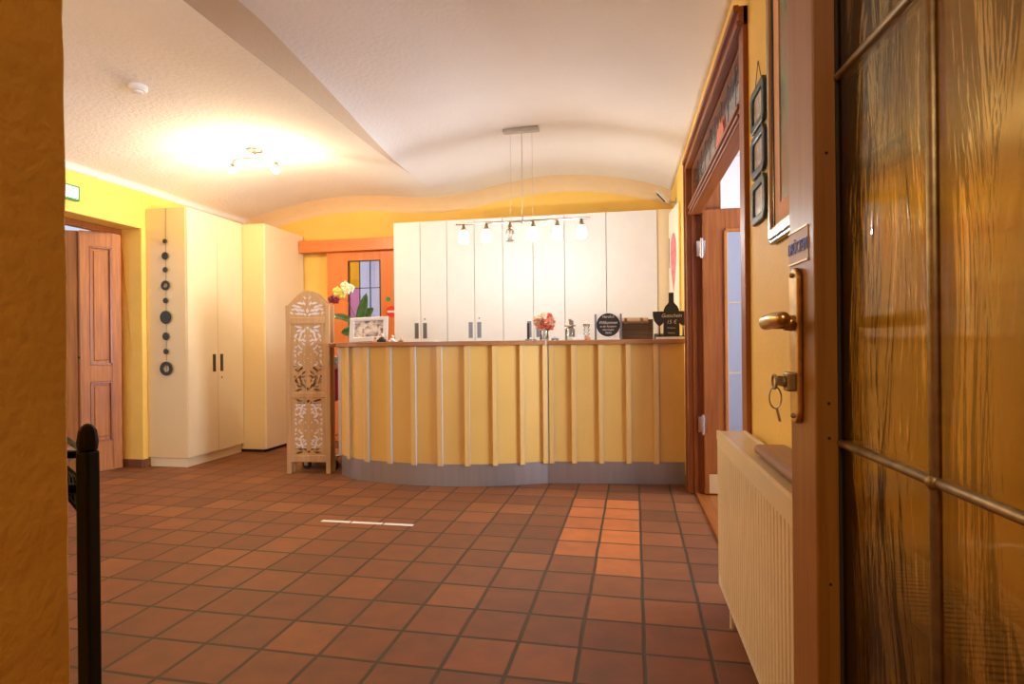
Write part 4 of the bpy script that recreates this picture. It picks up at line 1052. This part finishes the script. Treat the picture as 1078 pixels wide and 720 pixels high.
# ------------------------------------------------------------------ ceiling spot lamp (left bay) + an added unseen fill twin further forward
def spot(x, y, lab):
    z = ceil_z(x, y)
    t_ = thing('ceiling_spotlight', lab, 'ceiling light', (x, y, z))
    MB().lathe([(0, .003), (.065, .003), (.062, -.018), (.03, -.028), (0, -.028)], c=(x, y, z), n=28).build('ceiling_rose', 'satin', t_, smooth=True)
    MB().tube([(x-.14, y-.08, z-.105), (x-.05, y-.02, z-.075), (x+.05, y+.02, z-.075), (x+.16, y+.07, z-.105)], .008, 10).tube([(x, y, z-.02), (x, y, z-.08)], .01, 10).build('curved_arm', 'satin', t_, smooth=True)
    for (ax, ay, dx, dy) in ((x-.14, y-.08, -.3, .1), (x+.16, y+.07, .1, -.4)):
        dv = Vector((dx, dy, -.9)).normalized(); a = Vector((ax, ay, z-.105))
        MB().tube([a, a+dv*.03, a+dv*.06], [.011, .018, .026], 16).build('lamp_head', 'satin', t_, smooth=True)
        MB().ball(a+dv*.080, .030, 14).build('bulb', 'bulb_spot', t_, smooth=True)
        L_ = bpy.data.lights.new('spot_bulb_light', 'POINT'); L_.energy = SPOT_W; L_.color = (1, .74, .42); L_.shadow_soft_size = .03
        lo = bpy.data.objects.new('spot_bulb_light', L_); COL.objects.link(lo); lo.location = a+dv*.145
    return t_
SPOT_W = 29
spot(-3.07, 4.49, 'two-bulb ceiling spotlight, lit, on the tan left vault near the wardrobes')
SPOT_W = 5
spot(-3.0, 1.4, 'added two-bulb ceiling spotlight for fill, out of view at the near end of the left vault')  # unseen lamp, put in as fill for the near bay
t = thing('smoke_detector', 'round white smoke detector on the left vault of the ceiling', 'smoke detector', (-3.05, 3.246, ceil_z(-3.05, 3.246)))
zz_ = ceil_z(-3.05, 3.246)
MB().lathe([(0, .004), (.055, .004), (.055, -.02), (.045, -.034), (0, -.034)], c=(-3.05, 3.246, zz_), n=32).build('housing', 'white', t, smooth=False, bevel=.003)
MB().lathe([(.030, -.033), (.030, -.046), (.020, -.050), (0, -.050)], c=(-3.05, 3.246, zz_), n=24).build('sensor_cap', 'ceiling', t)

# exit sign on the left wall
t = thing('exit_sign', 'small white and green emergency exit sign high on the left wall', 'sign', (-4.30, 3.87, 2.30))
MB().box(XL, XL+.03, 3.66, 3.99, 2.285, 2.405).build('housing', 'green_sign', t, bevel=.004)
MB().box(XL+.03, XL+.032, 3.675, 3.970, 2.30, 2.39).build('lit_face', 'sign_face', t)
MB().box(XL+.032, XL+.0335, 3.74, 3.83, 2.33, 2.355).prism([(3.83, 2.32), (3.83, 2.365), (3.865, 2.3425)], XL+.032, XL+.0335, frame_mx((0, 0, 0), (0, 1, 0), (0, 0, 1), (1, 0, 0))).build('arrow', 'green_sign', t)

# ------------------------------------------------------------------ radiator
RX0, RX1, RY0, RY1, RZ0, RZ1 = .36, .468, .62, 2.41, .152, .75
t = thing('radiator', 'cream panel radiator with vertical flutes along the right wall', 'radiator', ((RX0+RX1)/2, (RY0+RY1)/2, RZ0))
m = MB(); pitch = .0333; y = RY0+.02; prof = [(RY0, RX0+.004)]
while y < RY1-.045:
    prof += [(y, RX0+.0), (y+.018, RX0+.0), (y+.022, RX0+.009), (y+.030, RX0+.009)]; y += pitch
prof += [(RY1-.02, RX0), (RY1, RX0+.004)]
n_ = len(prof); vs = []
zl = [(RZ0, 1), (RZ0+.018, 1), (RZ0+.035, 0), (RZ1-.075, 0), (RZ1-.058, 1), (RZ1-.03, 1)]
for z, flat in zl:
    for (yy, xx) in prof: vs.append((RX0 if flat and 0 < 1 else xx, yy, z))
fs = [(j*n_+i, j*n_+i+1, (j+1)*n_+i+1, (j+1)*n_+i) for j in range(len(zl)-1) for i in range(n_-1)]
m.add(vs, fs); m.box(RX0+.012, RX0+.022, RY0+.01, RY1-.01, RZ0, RZ1-.03); m.build('front_panel', 'rad', t)
m = MB().box(RX1-.012, RX1, RY0+.01, RY1-.01, RZ0, RZ1-.03).build('back_panel', 'rad', t)
MB().box(RX0, RX1, RY1-.006, RY1, RZ0+.01, RZ1).box(RX0, RX1, RY0, RY0+.006, RZ0+.01, RZ1).build('side_cover', 'rad', t, bevel=.002)
m = MB().box(RX0-.002, RX0+.012, RY0, RY1, RZ1-.032, RZ1+.002).box(RX1-.012, RX1, RY0, RY1, RZ1-.032, RZ1+.002)
yy = RY0+.01
while yy < RY1-.01:
    m.box(RX0+.010, RX1-.010, yy, yy+.009, RZ1-.012, RZ1-.002); yy += .0145
m.build('top_grille', 'rad', t)
m = MB()
yy = RY0+.04
while yy < RY1-.03: m.box(RX0-.0004, RX0+.002, yy, yy+.014, RZ0+.006, RZ0+.011); yy += pitch
m.build('weld_spots', 'white', t)
for yv in (RY0+.3, RY1-.3): MB().box(RX1, XR, yv-.02, yv+.02, .30, .60).build('bracket', 'rad', t)
MB().tube([(.44, 2.36, RZ0+.01), (.44, 2.36, 0)], .008, 10).tube([(.40, 2.36, RZ0+.01), (.40, 2.36, 0)], .008, 10).build('feed_pipe', 'rad', t)
o = MB().box(.395, .495, 1.28, 1.93, RZ1+.003, RZ1+.032).build('wooden_board', 'board_wood', loc=(.445, 1.6, RZ1+.003), bevel=.013); tag(o, 'rounded brown wooden board lying on top of the cream radiator', 'board')

# ------------------------------------------------------------------ pictures on the right wall
RM = lambda y, z, x=XR: frame_mx((x, y, z), (0, -1, 0), (0, 0, 1), (-1, 0, 0))
def octo(a, b, c): return [(-a+c, -b), (a-c, -b), (a, -b+c), (a, b-c), (a-c, b), (-a+c, b), (-a, b-c), (-a, -b+c)]
for z, mt, lab in ((1.955, 'frame_green', 'small dark green cut-cornered picture frame, topmost of the hanging column of three'), (1.785, 'frame_blue', 'small dark blue cut-cornered picture frame in the middle of the hanging column'), (1.613, 'frame_green', 'small dark green cut-cornered picture frame, lowest of the hanging column of three')):
    t = thing('small_picture_frame', lab, 'picture frame', (XR, 2.26, z))
    MB().ring(octo(.108, .080, .024), octo(.074, .050, .012), 0, .016, RM(2.26, z)).build('frame', mt, t, bevel=.006)
    MB().prism(octo(.076, .052, .012), .003, .007, RM(2.26, z)).build('picture', 'photo', t)
    if z < 1.9:
        for yy_ in (2.315, 2.205): MB().tube([(XR-.01, yy_, z+.074), (XR-.01, yy_, z+.096)], .0025, 6).build('link', 'brass_dull', t)
o = MB().tube([(XR-.006, 2.215, 2.036), (XR-.006, 2.265, 2.125), (XR-.006, 2.315, 2.036)], .0014, 6).build('hanging_cord', 'cord', loc=(XR, 2.265, 2.1)); tag(o, 'thin dark cord holding up the column of three small frames', 'cord')
t = thing('framed_picture', 'large dark framed picture with peach mount high on the yellow wall above the radiator', 'picture', (XR, 1.64, 1.95))
cy, cz, hw, hh = 1.565, 1.955, .505, .535
rect = lambda a, b: [(-a, -b), (a, -b), (a, b), (-a, b)]
m = MB().ring(rect(hw, hh), rect(hw-.018, hh-.018), 0, .020, RM(cy, cz)).ring(rect(hw-.012, hh-.012), rect(hw-.040, hh-.040), 0, .026, RM(cy, cz)).ring(rect(hw-.036, hh-.036), rect(hw-.055, hh-.055), 0, .018, RM(cy, cz))
m.build('frame', 'frame_dark', t, bevel=.004)
MB().ring(rect(hw-.036, hh-.036), rect(hw-.041, hh-.041), .018, .027, RM(cy, cz)).build('gilt_line', 'brassplate', t)
MB().ring(rect(hw-.05, hh-.05), rect(hw-.115, hh-.115), .008, .013, RM(cy, cz)).build('mount', 'peach_mat', t)
MB().prism(rect(hw-.115, hh-.115), .006, .010, RM(cy, cz)).build('print', 'art_green', t)
# tulip canvas
t = thing('tulip_canvas', 'tall canvas with a pink tulip and yellow edge on the right wall beside the cabinets', 'painting', (.47, 5.5, 1.31))
CA, CB = Vector((.484, 5.26, 0)), Vector((.435, 5.735, 0)); cd = (CB-CA).normalized(); cn = Vector((-cd.y, cd.x, 0)); 
CM = frame_mx(CA, cd, cn, Vector((0, 0, 1)))
if cn.x > 0: raise SystemExit
CL = (CB-CA).length
MB().box(0, CL, -.012, .0, 1.31, 2.32, mx=CM).build('canvas', 'canvas', t)
MB().box(-.008, 0, -.012, .001, 1.31, 2.32, mx=CM).build('painted_edge', 'canvas_edge', t)
tp = []
for i in range(25):
    u = i/24; w_ = .135*math.sin(PI*u**.62)**.8*(1 if u < 1 else 0); tp.append((w_, 2.10-.54*u))
pts = [(x, z_) for x, z_ in tp]+[(-x, z_) for x, z_ in reversed(tp[1:-1])]
MB().prism([(CL*.52+a, b) for a, b in pts], .0002, .0015, CM @ frame_mx((0, 0, 0), (1, 0, 0), (0, 0, 1), (0, 1, 0))).build('painted_tulip', 'tulip', t)
MB().tube([CM @ Vector((CL*.92, .001, 2.08)), CM @ Vector((CL*.95, .001, 1.95)), CM @ Vector((CL*.90, .001, 1.80))], .004, 6).build('painted_stroke', 'slate', t)
# clip lamp above the canvas
t = thing('picture_spotlight', 'small chrome flood lamp mounted above the cabinets at the right wall', 'wall lamp', (.46, 5.62, 2.42))
hm = Matrix.Translation((.375, 5.60, 2.455)) @ Matrix.Rotation(math.radians(48), 4, 'Y')
MB().box(-.075, .075, -.035, .035, -.017, .017, mx=hm).build('lamp_head', 'chrome', t, bevel=.008)
MB().box(-.055, .045, -.025, .025, -.020, -.016, mx=hm).build('lens', 'rubber', t)
MB().tube([(.40, 5.60, 2.43), (.45, 5.60, 2.40), (XR, 5.60, 2.40)], .009, 10).box(XR-.012, XR, 5.57, 5.63, 2.37, 2.43).build('bracket', 'satin', t)

# ------------------------------------------------------------------ floor tape
for i, (a, b) in enumerate(((-1.872, -1.680), (-1.668, -1.468), (-1.456, -1.268))):
    o = MB().add([(a+.012*0, 3.362, .0), (b, 3.362, 0), (b, 3.402, 0), (a, 3.402, 0), (a, 3.362, .0015), (b, 3.362, .0015), (b, 3.402, .0015), (a, 3.402, .0015)], [(0, 3, 2, 1), (4, 5, 6, 7), (0, 1, 5, 4), (1, 2, 6, 5), (2, 3, 7, 6), (3, 0, 4, 7)])
    mm = MB(); mm.box(a, b, 3.366, 3.400, 0, .0015)
    o = mm.build('floor_marking_strip', 'tape', loc=((a+b)/2, 3.38, 0)); tag(o, ['white marking strip on the tiles, leftmost of the row of three', 'white marking strip on the tiles, middle of the row of three', 'white marking strip on the tiles, rightmost of the row of three'][i], 'floor marking')

# ------------------------------------------------------------------ black iron stand behind the pillar
t = thing('iron_stand', 'black wrought iron shelf stand with pointed finial behind the yellow wall corner', 'stand', (-.92, .69, 0))
legs = [(-.694, .651), (-.95, .83), (-1.12, .60)]
for x, y in legs:
    H = 1.0
    MB().box(x-.0098, x+.0098, y-.0098, y+.0098, 0, H-.035).lathe([(.0115, H-.035), (.0125, H-.022), (.0105, H-.008), (.005, H), (0, H+.001)], c=(x, y, 0), n=12).build('leg', 'black', t, bevel=.003)
def shelf(z, rail):
    m_ = MB(); P3 = [(x, y, z) for x, y in legs]
    m_.tube(P3, .007, 8, closed=True)
    if rail: m_.tube([(x, y, z+.045) for x, y in legs], .0055, 8, closed=True)
    A, B, C_ = [Vector(p) for p in P3]
    for k_ in range(1, 12): u = k_/12; m_.tube([A.lerp(C_, u), B.lerp(C_, u)], .0028, 6)
    for k_ in range(8):
        u = k_/8; m_.tube([A.lerp(C_, u)-Vector((0, 0, .045)), A.lerp(C_, u+.09)], .0022, 6); m_.tube([A.lerp(B, u)-Vector((0, 0, .045)), A.lerp(B, u+.09)], .0022, 6)
    m_.build('wire_shelf', 'black', t, smooth=True)
for z, q_ in ((.915, 1), (.58, 0), (.22, 0)): shelf(z, q_)
o = MB().lathe([(0, 0), (.05, 0), (.075, .022), (.072, .022), (.048, .004), (0, .004)], c=(-.86, .70, .9225), n=28).build('small_bowl', 'ceramic', loc=(-.86, .70, .9225), smooth=True); tag(o, 'pale shallow bowl on the top shelf of the black iron stand', 'bowl')

# ------------------------------------------------------------------ camera
cam = bpy.data.cameras.new('camera'); co = bpy.data.objects.new('camera', cam); COL.objects.link(co)
cam.sensor_fit = 'HORIZONTAL'; cam.sensor_width = 36; cam.lens = 615/1078*36; cam.shift_y = 2/1078; cam.clip_start = .02
yaw = math.atan(117/615); rho = .01
f_ = Vector((-math.sin(yaw), math.cos(yaw), 0)); r_ = Vector((math.cos(yaw), math.sin(yaw), 0)); u_ = Vector((0, 0, 1))
R_ = r_*math.cos(rho)-u_*math.sin(rho); U_ = u_*math.cos(rho)+r_*math.sin(rho)
co.matrix_world = frame_mx((0, 0, 1.10), R_, U_, -f_)
scn.camera = co

# ------------------------------------------------------------------ light
def area(name, loc, aim, sx, sy, e, c):
    L = bpy.data.lights.new(name, 'AREA'); L.shape = 'RECTANGLE'; L.size = sx; L.size_y = sy; L.energy = e; L.color = c
    o = bpy.data.objects.new(name, L); COL.objects.link(o); o.location = loc
    o.rotation_euler = (Vector(aim)-Vector(loc)).to_track_quat('-Z', 'Y').to_euler(); return o
area('side_room_daylight', (3.95, 3.3, 1.7), (0, 3.3, 1.2), 2.5, 1.5, 280, (.72, .82, 1))
u1 = area('yard_reflected_daylight', (3.9, 3.2, 1.15), (-.6, 4.6, 2.75), 2.2, .7, 70, (.78, .86, 1)); u1.data.spread = math.radians(75)
area('added_window_fill', (-2.5, -.3, 1.8), (-2.3, 3, 1.7), 2.0, 1.3, 40, (.92, .94, 1))  # added fill light behind the unseen front window
area('left_door_daylight', (-6.5, 3.4, 1.9), (-4.3, 4.0, 1.0), 1.8, 1.8, 25, (.80, .88, 1))
area('far_room_daylight', (-2.75, 7.0, 2.55), (-2.75, 7.4, 0), 1.0, 1.0, 40, (.80, .88, 1))
area('added_corridor_fill', (-.1, -1.2, 2.55), (-.1, -1.0, 0), .5, .5, 25, (1, .82, .6))  # added behind the camera to lift the foreground, no fitting modelled
for x in lamp_x:
    if x == lamp_x[2]: continue
    L = bpy.data.lights.new('pendant_bulb_light', 'POINT'); L.energy = 8; L.color = (.95, .97, 1); L.shadow_soft_size = .03
    o = bpy.data.objects.new('pendant_bulb_light', L); COL.objects.link(o); o.location = (x, PY, 1.90)
w = bpy.data.worlds.new('sky'); scn.world = w; w.use_nodes = True
bg = w.node_tree.nodes['Background']; bg.inputs[0].default_value = (.72, .82, 1, 1); bg.inputs[1].default_value = 1.0
scn.view_settings.view_transform = 'Standard'; scn.view_settings.look = 'None'; scn.view_settings.gamma = 1; scn.view_settings.use_curve_mapping = False
scn.view_settings.exposure = -0.15
scn.cycles.max_bounces = 10; scn.cycles.diffuse_bounces = 6; scn.cycles.transmission_bounces = 8; scn.cycles.sample_clamp_indirect = 6
scn.cycles.caustics_refractive = False; scn.cycles.caustics_reflective = False
